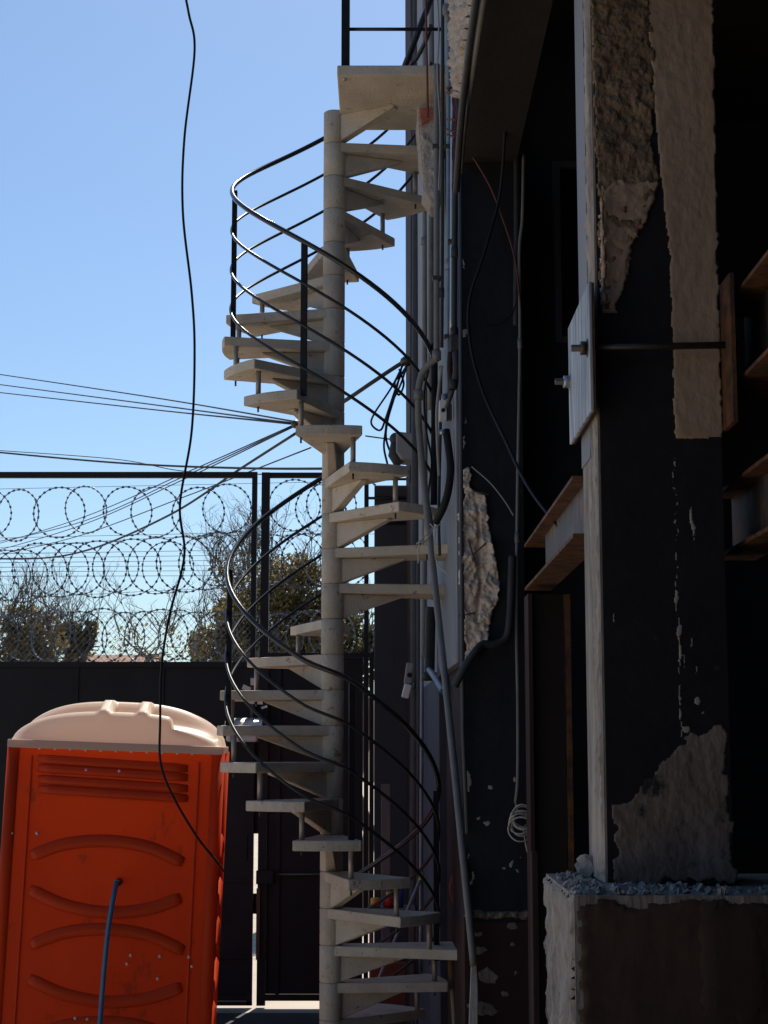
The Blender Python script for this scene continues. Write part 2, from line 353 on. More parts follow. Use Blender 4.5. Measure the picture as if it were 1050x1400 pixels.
for (cx, cy, w, h) in [(672, 1078, 9, 10), (655, 1120, 7, 6), (667, 1124, 12, 8), (703, 1065, 10, 12), (700, 1180, 8, 12), (706, 1190, 5, 9), (690, 1186, 6, 8), (712, 1172, 5, 6), (645, 1200, 8, 26), (640, 1170, 5, 20), (640, 1070, 9, 34), (636, 455, 9, 16),
                       (655, 1300, 22, 18), (668, 1335, 26, 30), (700, 1290, 9, 10), (660, 1380, 40, 26), (705, 1330, 6, 8), (690, 1360, 14, 9), (652, 1275, 16, 9), (636, 575, 5, 16), (636, 605, 5, 26), (634, 360, 4, 20), (700, 1265, 16, 12)]:
    pts = [(cx + w * .6 * math.cos(a) * rnd.uniform(.6, 1.1), cy + h * .6 * math.sin(a) * rnd.uniform(.6, 1.1)) for a in [k * .9 for k in range(7)]]
    relief('paint_chip', pts, Vector((.4, YA + (.002 if cy > 1255 else 0), 1)), FR, M['chip'] if cy < 1255 else M['plaster2'], pa, .0014, .0006, .0035, cx, 30, .010)
# corner strip and the broken concrete above
relief('broken_corner', [(624, -30), (654, -30), (642, 60), (633, 118), (628, 134), (625, 110), (624, 40)], Vector((.325, 6.9, 4)), LF, M['stub'], pa, .02, .03, .007, 9, 18, .012)
b = MB(); b.tube([P(629.5, 235, 6.97), P(630.5, 700, 6.97), P(633, 1000, 6.97), P(639, 1140, 6.97)], .009, 6); b.build('corner_bead', M['bead'], pa)

# ---- pillar B (near, partly stripped)
YB = 4.6
XB0 = X(815, 450, YB); XB1 = X(983, 450, YB); ZB0 = EYE - .366
pb = thing('concrete_pillar', 'big stripped pillar with tan plaster and brown masonry, standing on the low wall', 'pillar', ((XB0 + XB1) / 2, YB + .18, ZB0))
b = MB(); b.box(XB0, XB1, YB + .008, YB + .36, ZB0, EYE + 3.298); b.build('pillar_core', M['bare'], pb)
b = MB(); b.box(XB0 + .006, XB1 - .003, YB, YB + .0075, ZB0 + .002, EYE + 3.29); b.build('black_paint_coat', M['blackb'], pb)
b = MB(); b.box(XB0 - .004, XB0 - .0005, YB + .15, YB + .358, EYE + .82, EYE + 3.29); b.build('blue_paint_coat', M['bluewall'], pb)
p0 = Vector((.7, YB, 2))
relief('tan_plaster_coat', [(874, -30), (976, -30), (979, 150), (982, 300), (985, 420), (990, 598), (922, 602), (918, 470), (913, 330), (908, 290), (901, 238), (894, 150), (886, 60)], p0, FR, M['plaster'], pb, .0055, .0011, .0042, 11, 34, .006)
relief('exposed_masonry', [(806, -30), (890, -30), (896, 100), (893, 200), (904, 250), (890, 290), (866, 330), (858, 380), (840, 425), (820, 432), (818, 300), (809, 100)], p0, FR, M['brick'], pb, .006, .0085, .0042, 13, 26, .010)
relief('tan_undercoat', [(822, 262), (845, 245), (875, 250), (902, 246), (892, 290), (868, 328), (860, 378), (842, 423), (824, 428), (822, 340)], Vector((.7, YB - .004, 2)), FR, M['plaster'], pb, .006, .004, .0042, 12, 22, .012)
relief('plaster_sliver', [(820, 245), (826, 255), (829, 330), (831, 415), (822, 418), (819, 330)], Vector((.7, YB - .02, 2)), FR, M['plaster'], pb, .012, .004, .005, 14, 12, .004)
relief('brown_render_coat', [(838, 1105), (870, 1085), (905, 1045), (940, 1010), (992, 985), (1001, 1100), (1005, 1208), (840, 1208)], p0, FR, M['plaster2'], pb, .0022, .0016, .0042, 15, 40, .022)
relief('paint_crack', [(921, 600), (925, 650), (926, 760), (932, 850), (934, 940), (934, 1010), (929, 1010), (928, 940), (924, 850), (921, 760), (920, 650)], p0, FR, M['chip'], pb, .0016, .0008, .0035, 16, 30, .012)
for k, (cx, cy, w, h) in enumerate([(947, 710, 9, 44), (950, 740, 6, 24), (928, 862, 11, 22), (948, 880, 6, 20), (953, 915, 5, 22), (955, 960, 8, 14), (935, 905, 5, 30), (838, 845, 4, 16), (938, 998, 18, 14), (960, 975, 6, 8)]):
    pts = [(cx + w * .6 * math.cos(a) * rnd.uniform(.7, 1.1), cy + h * .6 * math.sin(a) * rnd.uniform(.7, 1.1)) for a in [j * .9 for j in range(7)]]
    relief('paint_chip', pts, p0, FR, M['chip'], pb, .0014, .0006, .0035, 30 + k, 30, .008)
relief('rough_edge', [(onp.x, onp.y, onp.z) for onp in (Vector((XB0, YB + .01, ZB0 + .01)), Vector((XB0, YB + .15, ZB0 + .01)), Vector((XB0, YB + .15, EYE + 3.2)), Vector((XB0, YB + .01, EYE + 3.2)))], Vector((XB0, YB, 2)), LF, M['bare'], pb, .005, .006, .008, 18, 22, .004, px=False)

# ---- low wall
XL = .477
lw = thing('low_wall', 'chest high dark brown low wall with a broken bare concrete end', 'wall', (1.5, 4.68, 0))
b = MB(); b.box(XL, 4.5, 4.312, 5.05, 0, EYE - .372); b.build('wall_core', M['bare'], lw)
b = MB(); b.box(1.3, 4.5, 4.30, 4.3105, 0, EYE - .374); b.build('brown_paint_return', M['lowwall'], lw)
relief('brown_paint_face', [Vector(q) for q in ((XL + .006, 4.312, .01), (1.298, 4.312, .01), (1.298, 4.312, EYE - .378), (1.0, 4.312, EYE - .374), (.9, 4.312, EYE - .386), (.8, 4.312, EYE - .376), (.62, 4.312, EYE - .390), (.55, 4.312, EYE - .376), (XL + .006, 4.312, EYE - .40))], Vector((.8, 4.312, 1)), FR, M['lowwall'], lw, .009, .0025, .010, 22, 10, .012, px=False)
relief('broken_end', [Vector(q) for q in ((XL, 4.315, .02), (XL, 5.045, .02), (XL, 5.045, EYE - .375), (XL, 4.315, EYE - .375))], Vector((XL, 4.7, 1)), LF, M['bare'], lw, .006, .010, .008, 21, 16, .005, px=False)
relief('brown_stain_board', [(947, 1228), (1049, 1235), (1049, 1400), (950, 1400)], Vector((1, 4.30, 1)), FR, M['lowwall'], lw, .003, .001, .02, 23, 4, .004)
rb = MB(); r2 = random.Random(5)
for k in range(420):
    x = XL + .01 + abs(r2.gauss(0, .16)) if k < 300 else r2.uniform(XL, 1.5); y = r2.uniform(4.33, 4.58) if k % 3 else r2.uniform(4.33, 5.0)
    if x > XB0 - .01 and y > YB - .01: y = r2.uniform(4.33, YB - .01)
    s_ = r2.uniform(.003, .011) * (1.6 if r2.random() < .06 else 1)
    Mx = Matrix.Translation((x, y, EYE - .371 + s_ * .3)) @ Matrix.Rotation(r2.uniform(0, 6), 4, (r2.random(), r2.random(), r2.random() + .1))
    rb.box(-s_ * r2.uniform(.5, 1.3), s_ * r2.uniform(.5, 1.3), -s_ * r2.uniform(.5, 1.2), s_ * r2.uniform(.5, 1.2), -s_ * .45, s_ * .45, Mx)
o = rb.build('rubble', M['debris']); tag(o, 'broken plaster rubble scattered along the top of the low wall', 'rubble', kind='stuff')
bk = MB(); bc = P(803, 1167, 4.9); bk.ball((bc.x, bc.y, EYE - .371 + .028), .034, 10, 8, (1, .9, .85))
for i, v in enumerate(bk.v): bk.v[i] = v + noise.noise_vector(v * 45) * .016
for i in range(len(bk.sm)): bk.sm[i] = False
o = bk.build('rubble_lump', M['debris']); tag(o, 'loose concrete lump lying behind the foot of the stripped pillar', 'rubble')
# ---- steel beams
def ibeam(name, label, x, y0, y1, ztop, h, w, left, group=None, web_end=None):
    t = thing(name, label, 'beam', (x, (y0 + y1) / 2, ztop - h), group)
    b = MB(); b.box(x - .006, x + .006, y0, web_end or y1, ztop - h + .012, ztop - .012); b.build('web', M['rustgrey'], t)
    b = MB(); b.box(x - w / 2, x + w / 2, y0, y1, ztop - .0118, ztop); b.build('top_flange', M['rust'], t)
    b = MB(); b.box(x - w / 2, x + w / 2, y0, y1, ztop - h, ztop - h + .0118); b.build('bottom_flange', M['rust'], t)
    return t
ib = ibeam('steel_beam', 'rusty steel beam spanning from the black pillar to the stripped pillar', .615, 4.965, 6.7, EYE + .80, .185, .105, True, web_end=6.3)
ibeam('steel_beam', 'rusty steel beam behind the threaded rod, upper of two beside the stripped pillar', 1.06, 2.8, 4.8, EYE + 1.255, .26, .16, True)
ibeam('steel_beam', 'rusty steel beam, lower of two beside the stripped pillar', 1.06, 2.8, 5.05, EYE + .755, .20, .12, True)
sc_ = thing('steel_column', 'dark brown steel column standing under the rusty beam', 'column', (.65, 6.5, 0))
b = MB(); b.box(X(729, 900, 6.45), X(771, 900, 6.45), 6.45, 6.462, 0, EYE + .578); b.build('flange', mat('brown_primer', (.024, .017, .013), .6, spec=.2, c2=(.017, .012, .010), sc=3, bump=.1, bsc=20), sc_)
b = MB(); b.box(X(773, 900, 6.45), X(780, 900, 6.45), 6.43, 6.62, 0, EYE + .578); b.build('edge_flange', M['rust'], sc_)
b = MB(); b.box(X(722, 900, 6.45), X(727.5, 900, 6.45), 6.42, 6.6, 0, EYE + .578); b.build('edge_angle', M['brownwall'], sc_)
# ---- clamp plates and threaded rods round pillar B
cl = thing('column_clamp', 'scuffed steel clamp plates bolted round the stripped pillar with threaded rods', 'clamp', (XB0 - .02, YB + .1, EYE + .8))
XP = XB0 - .022
yA = 4.50; yB = 5.02
ztA, zbA = Z(385, yA), Z(562, yA)
b = MB(); b.box(XP - .010, XP, yA, yB, zbA, ztA); bevel(b.build('clamp_plate', M['plate'], cl), .002, 1)
b = MB(); b.box(XP + .0005, XP + .006, yA + .002, yB - .002, zbA + .002, ztA - .002); b.build('plate_back', M['rust'], cl)
XQ = XB1 + .004
b = MB(); b.box(XQ, XQ + .012, 4.46, 5.02, Z(580, 4.5), Z(378, 4.5)); b.build('clamp_plate', M['rust'], cl)
for yy, py in ((4.545, 476), (4.985, 522)):
    z = Z(py, yy)
    b = MB(); b.tube([(XP - .055, yy, z), (XQ + .05, yy, z + .01)], .010, 8); b.build('threaded_rod', M['darksteel'], cl)
    for xx in (XP - .030, XQ + .014):
        b = MB(); b.tube([(xx, yy, z), (xx + .018, yy, z)], .019, 6); b.tube([(xx + .0175, yy, z), (xx + .0215, yy, z)], .026, 12); b.build('nut', M['darksteel'] if yy < 4.7 else M['zinc'], cl)

# ------------------------------------------------------------------ spiral staircase
XC, YC = -.251, 8.2
RIS = .1719; ZT = 4.919                         # top joint
st = thing('spiral_staircase', 'beige precast concrete spiral staircase with black steel railing', 'staircase', (XC, YC, 0))
NH = 28
hub = MB(); hub.tube([(0, 0, 0.0012), (0, 0, .004), (0, 0, RIS - .004), (0, 0, RIS - .0012)], [.0515, .055, .055, .0515], 28)
hubm = hub.mesh('hub', M['stair'])
for k in range(-1, NH):
    inst(hubm, 'hub', st, (0, 0, ZT - (k + 1) * RIS), (0, 0, random.uniform(0, 6)))
b = MB(); b.tube([(0, 0, 0), (0, 0, ZT + RIS - .004)], .048, 20); b.local('core', M['stair'], st)
HW = R(16.3)
def tread_mesh(RT, name='tread'):
    b = MB(); pts = [(.05, .012), (.046, -.012)]
    pts = [(.047, .0)]
    poly = []
    for k in range(7):
        a = HW - 2 * HW * k / 6; rr = RT * (1 - .012 * math.cos(a / HW * math.pi / 2) * 0)
        poly.append((math.sin(a) * rr, -math.cos(a) * rr))
    poly += [(-.052, -.02), (-.03, .0), (.03, .0), (.052, -.02)]
    b.prism(list(reversed(poly)), -.047, 0); return b.mesh(name, M['stair'])
trm = tread_mesh(.555); trl = tread_mesh(.61); trx = tread_mesh(.655)
br = MB()
def brk(b, L0=.36, h=.135, w0=.026, w1=.02):
    vs = []
    for sx, wa, wb in ((-1, w0, w1), (1, w0, w1)):
        vs += [(sx * wa, -.045, -.0475), (sx * wb, -L0, -.0475), (sx * wb * .96, -L0, -.056), (sx * wa, -.045, -.0475 - h)]
    b.add(vs, [(3, 2, 1, 0), (4, 5, 6, 7), (0, 1, 5, 4), (1, 2, 6, 5), (2, 3, 7, 6), (3, 0, 4, 7)])
brk(br, h=.122)
brm = br.mesh('bracket', M['stair'])
# joint index from the top tread down -> centre angle (0 = towards the yard entrance, clockwise from above)
ANG = {0: 252, 1: 222, 2: 197, 3: 176, 4: 144, 5: 115, 6: 90, 7: 57, 8: 32, 9: 0, 10: 335, 11: 309, 12: 277, 13: 251, 14: 171, 15: 144, 16: 112, 17: 82, 18: 53, 19: 27, 20: 1, 21: 335, 22: 308, 23: 274, 24: 254, 25: 219, 26: 192, 27: 164}
LONG = {0, 1, 12, 13}
rj = random.Random(11)
for k, a in ANG.items():
    o = inst(trx if k == 23 else trl if k in LONG else trm, 'tread', st, (0, 0, ZT - k * RIS), (0, 0, -R(a + rj.uniform(-.8, .8))))
    bevel(o, .005, 2)
    bo = inst(brm, 'bracket', o); bevel(bo, .004, 1)
# landing
ZL = 5.118
x0, x1 = X(461, 92, 7.67) - XC, WX(8) + .01 - XC
b = MB(); b.box(x0, x1, 7.655 - YC, 8.385 - YC, ZL - .05, ZL); lo = bevel(b.local('landing', M['stair'], st), .006, 2)
b = MB()
aa = R(65); dr = Vector((math.sin(aa), -math.cos(aa), 0)); nr = Vector((dr.y, -dr.x, 0)) * .025
vs = [s_ * nr + dr * r_ + Vector((0, 0, z_)) for s_ in (-1, 1) for r_, z_ in ((.04, ZL - .051), (.34, ZL - .051), (.34, ZL - .06), (.04, ZL - .19))]
b.add(vs, [(3, 2, 1, 0), (4, 5, 6, 7), (0, 1, 5, 4), (1, 2, 6, 5), (2, 3, 7, 6), (3, 0, 4, 7)]); b.local('bracket', M['stair'], lo)
for q in ((x0 + .045, ZL - .006),):
    b = MB(); b.tube([(x0 + .035, 7.70 - YC, ZL - .062), (x0 + .035, 7.70 - YC, ZL - .045)], .009, 8); b.local('bolt', M['zinc'], lo)
# balusters between treads
rodm = MB(); rodm.tube([(0, 0, 0), (0, 0, RIS - .045)], .0125, 10); rodm = rodm.mesh('baluster', M['rod'])
blt = MB(); blt.tube([(0, 0, -.072), (0, 0, -.0465)], .005, 6); blt = blt.mesh('bolt', M['darksteel'])
ks = sorted(ANG)
for k in ks[1:]:
    up = ANG[k - 1]; a = ANG[k]; d = (up - a + 180) % 360 - 180
    if abs(d) > 45: continue
    m_ = R(a + d / 2); r_ = .495
    o = inst(rodm, 'baluster', st, (-math.sin(m_) * r_, -math.cos(m_) * r_, ZT - k * RIS - .001))
    inst(blt, 'bolt', o)
# railing
RR = .515
key = [(262, 5.66), (178, 5.181), (90, 4.691), (14.5, 4.263), (-70, 3.804), (-125, 3.56), (-178, 3.35), (-270, 2.77), (-345, 2.30), (-372, 2.19), (-450, 1.691), (-516, 1.314), (-545, 1.15)]
key2 = sorted(key)
def rz(a):
    for i in range(len(key2) - 1):
        if key2[i][0] <= a <= key2[i + 1][0]:
            x0_, y0_ = key2[i]; x1_, y1_ = key2[i + 1]
            def sl(j):
                j0, j1 = max(j - 1, 0), min(j + 1, len(key2) - 1); return (key2[j1][1] - key2[j0][1]) / (key2[j1][0] - key2[j0][0])
            t = (a - x0_) / (x1_ - x0_); h = x1_ - x0_; m0, m1 = sl(i) * h, sl(i + 1) * h
            return (2 * t ** 3 - 3 * t * t + 1) * y0_ + (t ** 3 - 2 * t * t + t) * m0 + (-2 * t ** 3 + 3 * t * t) * y1_ + (t ** 3 - t * t) * m1
    return key2[-1][1]
SP = .203
for j in range(4):
    for lo_, hi_ in ((-545, -176), (-76, 255)):
        n_ = int((hi_ - lo_) / 5); pts = []
        for i in range(n_ + 1):
            a = lo_ + (hi_ - lo_) * i / n_; z = rz(a) - j * SP
            if z < .02: continue
            pts.append((-math.sin(R(a)) * RR, -math.cos(R(a)) * RR, z))
        b = MB(); b.tube(pts, .0122 if j == 0 else .0075, 10); b.local('handrail' if j == 0 else 'rail', M['hand'] if j == 0 else M['rail'], st)
for a, dz in ((87, .80), (14.5, .74), (-272, .80), (-372, .745), (-450, .80)):
    z1 = rz(a); b = MB(); x_, y_ = -math.sin(R(a)) * (RR - .014), -math.cos(R(a)) * (RR - .014)
    b.box(-.013, .013, -.013, .013, z1 - dz, z1 - .004, Matrix.Translation((x_, y_, 0)) @ Matrix.Rotation(-R(a), 4, 'Z')); b.local('post', M['railp'], st)
b = MB(); px_ = X(472.5, 60, 7.72) - XC
b.box(px_ - .02, px_ + .02, 7.70 - YC, 7.74 - YC, ZL - .002, ZL + 1.05); b.local('landing_post', M['railp'], st)
zz = Z(40, 7.72); b = MB(); b.tube([(px_ + .01, 7.72 - YC, zz), (X(607, 40, 7.72) - XC, 7.72 - YC, zz)], .009, 8); b.local('landing_rail', M['rail'], st); b = MB(); b.tube([(px_ + .01, 7.72 - YC, ZL + 1.04), (X(607, 40, 7.72) - XC, 7.72 - YC, ZL + 1.04)], .012, 8); b.local('landing_rail', M['rail'], st)
a0 = P(553, 92, 8.5); a1 = P(600, -30, 8.5); b = MB(); b.tube([Vector((a0.x - XC, a0.y - YC, a0.z)), Vector((a1.x - XC, a1.y - YC, a1.z))], .017, 8); b.local('upper_handrail', M['rail'], st)
# broken stub of wall that holds the upper treads
sb = thing('wall_stub', 'broken lump of wall with a terracotta patch under the stair landing', 'masonry', (.22, 7.9, Z(285, 7.85)))
def lump(name, outline, Y0, Y1, m, par, seed, amp=.012):
    cs = [P(a, c, Y0) for a, c in outline]; c0 = sum(cs, Vector()) / len(cs)
    b = MB(); n = len(cs); rows = []
    layers = [(Y0 - .004, .9), (Y0 + .012, 1.0), ((Y0 + Y1) / 2, 1.02), (Y1, 1.0)]
    for (y, s_) in layers:
        for p in cs:
            q = Vector((c0.x + (p.x - c0.x) * s_, y, c0.z + (p.z - c0.z) * (1 if s_ == 1 else s_ * .3 + .7)))
            b.v.append(q + noise.noise_vector(q * 25 + Vector((seed, 0, 0))) * amp + noise.noise_vector(q * 90) * amp * .5)
    for l in range(len(layers) - 1):
        for i in range(n):
            b.f.append((l * n + i, (l + 1) * n + i, (l + 1) * n + (i + 1) % n, l * n + (i + 1) % n)); b.sm.append(False)
    b.f.append(tuple(range(n))); b.sm.append(False); b.f.append(tuple(reversed(range((len(layers) - 1) * n, len(layers) * n)))); b.sm.append(False)
    return b.build(name, m, par)
ol = [(571, 145), (582, 138), (598, 141), (606, 160), (607, 200), (606, 250), (600, 282), (590, 280), (578, 262), (577, 240), (573, 215), (572, 190), (570, 165)]
lump('masonry_core', ol, 7.84, 8.02, M['stub'], sb, 3)
relief('rough_face', [(573, 148), (597, 146), (603, 200), (600, 270), (590, 274), (580, 258), (577, 220), (574, 190)], Vector((.2, 7.832, 4)), FR, M['stub'], sb, .004, .016, .006, 41, 22, .006)
relief('terracotta_patch', [(572, 148), (602, 146), (602, 164), (587, 166), (574, 174)], Vector((.2, 7.818, 4)), FR, M['terracotta'], sb, .006, .004, .005, 42, 20, .004)

# ------------------------------------------------------------------ portable toilet
TW, TD, TH = 1.04, 1.08, 1.86
pt = thing('portable_toilet', 'red portable toilet with a cream domed roof beside the staircase', 'toilet', (-1.372, 8.27, .03), rot=(0, R(2.1), R(4)))
b = MB(); b.box(-TW / 2 + .03, TW / 2 - .03, .012, TD, .05, TH); del b.f[0:2]; del b.sm[0:2]; wl = b.local('wall', M['red'], pt)
b = MB(); b.box(-TW / 2 - .03, TW / 2 + .03, -.02, TD + .03, 0, .05); b.local('skid_base', M['darksteel'], pt)
for sx in (-1, 1):
    for yy in (.03, TD - .03):
        b = MB(); b.tube([(sx * (TW / 2 - .026), yy, .05), (sx * (TW / 2 - .026), yy, TH)], .034, 14); b.local('corner_post', M['red'], pt)
def tl(px, py):
    return ((px - 159 + (py - 1030) * .060) / 281, 1.855 - (py - 1030) / 278)
def ridge(pts, r=.02, flat=.75, side=None):
    q = []
    for (a, c) in pts: q.append(Vector((a, 0, c)))
    q = catmull(q, 6); b = MB(); b.tube(q, [r * .8] + [r] * (len(q) - 2) + [r * .8], 10)
    for i, v in enumerate(b.v):
        if side is None: b.v[i] = Vector((v.x, .014 + v.y * flat, v.z))
        else: b.v[i] = Vector((side + v.y * flat, v.x, v.z))
    return b.local('ridge', M['redr'], pt)
for y in (1046, 1058, 1073, 1086): ridge([tl(53, y), tl(155, y + 3), tl(256, y + 6)], .023, .5)
for dy in (0, 116, 236):
    ridge([tl(44, 1175 + dy), tl(90, 1158 + dy), tl(145, 1152 + dy), tl(200, 1158 + dy), tl(249, 1177 + dy)], .031, .42)
    ridge([tl(42, 1219 + dy), tl(90, 1238 + dy), tl(145, 1246 + dy), tl(200, 1240 + dy), tl(246, 1224 + dy)], .031, .42)
    for sd_ in (1, -1):
        for yv in (.30, .78):
            b = MB(); b.ball((sd_ * (TW / 2 - .03), yv, tl(150, 1199 + dy)[1]), .1, 12, 8, (.30, .5, .85)); b.local('side_boss', M['redr'], pt)
        xs = sd_ * (TW / 2 - .03)
        zt = tl(150, 1160 + dy)[1]
        ridge([(.14, zt - .06), (.34, zt), (.54, zt + .02), (.74, zt), (.94, zt - .06)], .042, 1.0, xs)
        ridge([(.14, zt - .22), (.34, zt - .28), (.54, zt - .30), (.74, zt - .28), (.94, zt - .22)], .042, 1.0, xs)
for y in (1046, 1073): ridge([(.12, tl(0, y)[1]), (.54, tl(0, y)[1]), (.96, tl(0, y)[1])], .022, .8, TW / 2 - .03)
rv = MB(); rv.ball((0, 0, 0), .008, 8, 5, (1, .7, 1)); rvm = rv.mesh('rivet', M['rivet'])
for i in range(11): inst(rvm, 'rivet', pt, (-.37 + .074 * i, .008, TH - .012))
for a, c in ((118, 1059), (163, 1059), (52, 1145), (18, 1146), (178, 1301), (173, 1312), (217, 1301), (214, 1330), (256, 1301), (260, 1313), (104, 1384), (120, 1385)):
    q = tl(a, c); inst(rvm, 'rivet', pt, (q[0], .006, q[1]))
for sx in (-1, 1):
    b = MB(); b.box(sx * .405 - .006, sx * .405 + .006, .003, .0125, .1, TH - .05); bevel(b.local('panel_edge', M['redr'], pt), .004, 2)
# roof: moulded dome with a front tier, trough, two ribs and a recess
nu, nv = 76, 60
RW, RD = TW / 2 - .008, TD + .05
def sst(a, b_, x):
    t = max(0, min(1, (x - a) / (b_ - a))); return t * t * (3 - 2 * t)
def roofh(u, v):
    au = abs(u) / RW
    arch = .215 * max(0, 1 - au ** 2.7) ** .55
    front = sst(0, .085, v) ** .6
    tier = arch * (.74 - .02 * abs(u))
    trough = arch * .48
    rear = arch * 1.0
    h = tier * front
    t = sst(.16, .19, v) * (1 - sst(.26, .32, v))
    h = h * (1 - sst(.14, .2, v)) + trough * sst(.14, .2, v) * (1 - sst(.25, .36, v)) + rear * sst(.25, .36, v)
    for uc in (-.075, .115):
        rib = (1 - sst(.024, .034, abs(u - uc))) * sst(.06, .075, v) * (1 - sst(.40, .44, v))
        h = max(h, h * (1 - rib) + rib * arch * (.80 + .235 * sst(.08, .34, v)))
    rec = sst(.25, .275, u) * (1 - sst(.47, .49, u)) * sst(.045, .06, v) * (1 - sst(.22, .25, v))
    h = h * (1 - rec) + rec * min(h, arch * .42)
    back = sst(0, .14, RD - v) ** .6
    return h * back
b = MB()
for j in range(nv + 1):
    for i in range(nu + 1):
        u = -RW + 2 * RW * i / nu; v = RD * j / nv
        b.v.append(Vector((u, v - .022, TH + .018 + roofh(u, v))))
for j in range(nv):
    for i in range(nu):
        k = j * (nu + 1) + i; b.f.append((k, k + 1, k + nu + 2, k + nu + 1)); b.sm.append(True)
ro = b.local('roof', M['roofp'], pt)
b = MB()
for x0_, x1_, y0_, y1_ in ((-RW - .008, RW + .008, -.032, -.0225), (-RW - .008, RW + .008, RD - .0215, RD - .01), (-RW - .008, -RW - .0005, -.022, RD - .022), (RW + .0005, RW + .008, -.022, RD - .022)): b.box(x0_, x1_, y0_, y1_, TH - .012, TH + .026)
bevel(b.local('roof_rim', mat('roof_rim', (.62, .46, .39), .5, trans=.35), pt), .003, 2)
# blue hose
q = Matrix.Translation(pt.location) @ pt.rotation_euler.to_matrix().to_4x4()
h0 = tl(163, 1205)
hp = [q @ Vector((h0[0], .02, h0[1])), q @ Vector((h0[0] - .01, -.03, h0[1] - .005)), P(155, 1228, 8.17), P(148, 1270, 8.16), P(142, 1330, 8.16), P(137, 1395, 8.17), P(134, 1450, 8.12), P(130, 1500, 8.05), P(120, 1535, 7.95)]
b = MB(); b.tube(catmull(hp, 8), .0125, 10); hz = b.build('water_hose', M['hose']); tag(hz, 'blue hose hanging from the front of the red portable toilet', 'hose')
b = MB(); b.tube([hp[0] + Vector((0, -.012, 0)), hp[1]], .018, 10); b.build('hose_clamp', M['darksteel'], hz)
for o in hz.children: pass

# ------------------------------------------------------------------ gate
YG = 12.7
gl = thing('metal_gate', 'tall black sheet metal gate with an open frame above, behind the toilet', 'gate', (-2.5, YG, 0))
xg0 = X(345.3, 1300, YG); xg1 = X(351.6, 1300, YG); zg = Z(905, YG); zt = Z(650, YG)
seams = [-4.4, -3.55, X(-60, 950, YG), X(105, 950, YG), X(222, 950, YG), xg0 - .036]
for i in range(len(seams) - 1):
    b = MB(); b.box(seams[i] + .004, seams[i + 1] - .004, YG, YG + .004, .05, zg - .02); b.build('panel', M['gate'], gl)
    if i: b = MB(); b.box(seams[i] - .012, seams[i] + .012, YG - .012, YG - .0005, .05, zg - .041); b.build('seam_strip', M['gate'], gl)
b = MB(); b.box(-4.4, xg0, YG - .03, YG + .03, zg - .04, zg); b.build('mid_rail', M['gate'], gl)
b = MB(); b.box(-4.4, xg0, YG - .02, YG + .02, zt - .02, zt + .025); b.build('top_rail', M['gate'], gl)
b = MB(); b.box(xg0 - .04, xg0, YG - .02, YG + .02, .02, zt - .021); b.build('post', M['gate'], gl)
for z_ in (Z(1204, YG), Z(1308, YG), Z(1356, YG)):
    b = MB(); b.box(seams[-2], xg0 - .042, YG - .016, YG - .0005, z_ - .012, z_ + .012); b.build('cross_strip', M['gate'], gl)
b = MB(); b.box(-4.4, xg0, YG - .02, YG + .02, .02, .049); b.build('bottom_rail', M['gate'], gl)
b = MB(); b.box(xg0 - .075, xg0 - .045, YG - .024, YG - .002, Z(1175, YG), Z(1142, YG)); b.build('pull_handle', M['gate'], gl)
b = MB(); b.box(xg0 - .03, xg1 + .012, YG + .031, YG + .036, Z(1140, YG), Z(905, YG)); b.box(xg0 - .03, xg1 + .012, YG + .031, YG + .036, Z(1250, YG), Z(1222, YG)); b.build('cover_strip', M['gate'], gl)
# right leaf with wicket door
gr = thing('metal_gate', 'black metal gate leaf with bolt and crossbar, behind the lower stair treads', 'gate', (-.5, YG, 0))
xr1 = X(511, 1000, YG); zg2 = Z(893, YG)
b = MB(); b.box(xg1, xg1 + .062, YG - .03, YG + .03, .02, zt + .02); b.build('post', M['gate'], gr)
b = MB(); b.box(xg1 + .0625, xr1, YG - .02, YG + .02, zt - .02, zt + .02); b.build('top_rail', M['gate'], gr)
b = MB(); b.box(xg1 + .0625, xr1, YG - .03, YG + .02, zg2 - .035, zg2); b.build('mid_rail', M['gate'], gr)
xs0 = X(495.5, 1200, YG); xs1 = X(497.2, 1200, YG); xs2 = X(503.5, 1200, YG); xs3 = X(504.9, 1200, YG)
b = MB(); b.box(xg1 + .0625, xs0, YG - .002, YG + .004, .10, zg2 - .0355); b.build('panel', M['gatel'], gr)
b = MB(); b.box(xs1, xs2, YG - .02, YG + .02, .03, zt - .0205); b.build('post', M['gate'], gr)
b = MB(); b.box(xs3, xr1, YG - .02, YG + .02, .03, zg2 - .036); b.build('panel', M['gatel'], gr)
b = MB(); b.box(xg1 + .0625, xs0, YG - .03, YG - .0025, .055, .0995); b.build('bottom_rail', M['gate'], gr)
z_ = Z(1195, YG)
b = MB(); b.tube([(xg1 + .15, YG - .03, z_), (xs0 - .02, YG - .03, z_)], .012, 8); b.build('crossbar', M['darksteel'], gr)
b = MB(); b.box(xg1 - .01, xg1 + .12, YG - .06, YG - .0305, z_ - .07, z_ + .03); bevel(b.build('lock_box', M['gate'], gr), .006, 2)
b = MB(); b.box(xg1 - .006, xg1 + .02, YG - .05, YG - .031, .35, z_ - .1); b.build('drop_bolt', M['darksteel'], gr)
for z_ in (Z(1362, YG), Z(1020, YG)):
    b = MB(); b.box(xg1 + .063, xs0, YG - .016, YG - .0026, z_ - .01, z_ + .01); b.build('cross_strip', M['gate'], gr)
for px_ in (381,):
    b = MB(); b.box(X(px_, 1100, YG) - .012, X(px_, 1100, YG) + .012, YG - .018, YG - .0026, .1, zg2 - .04); b.build('seam_strip', M['gate'], gr)
gw = thing('gate_wall', 'dark rendered wall slab between the gate and the pipes', 'wall', (.08, YG, 0))
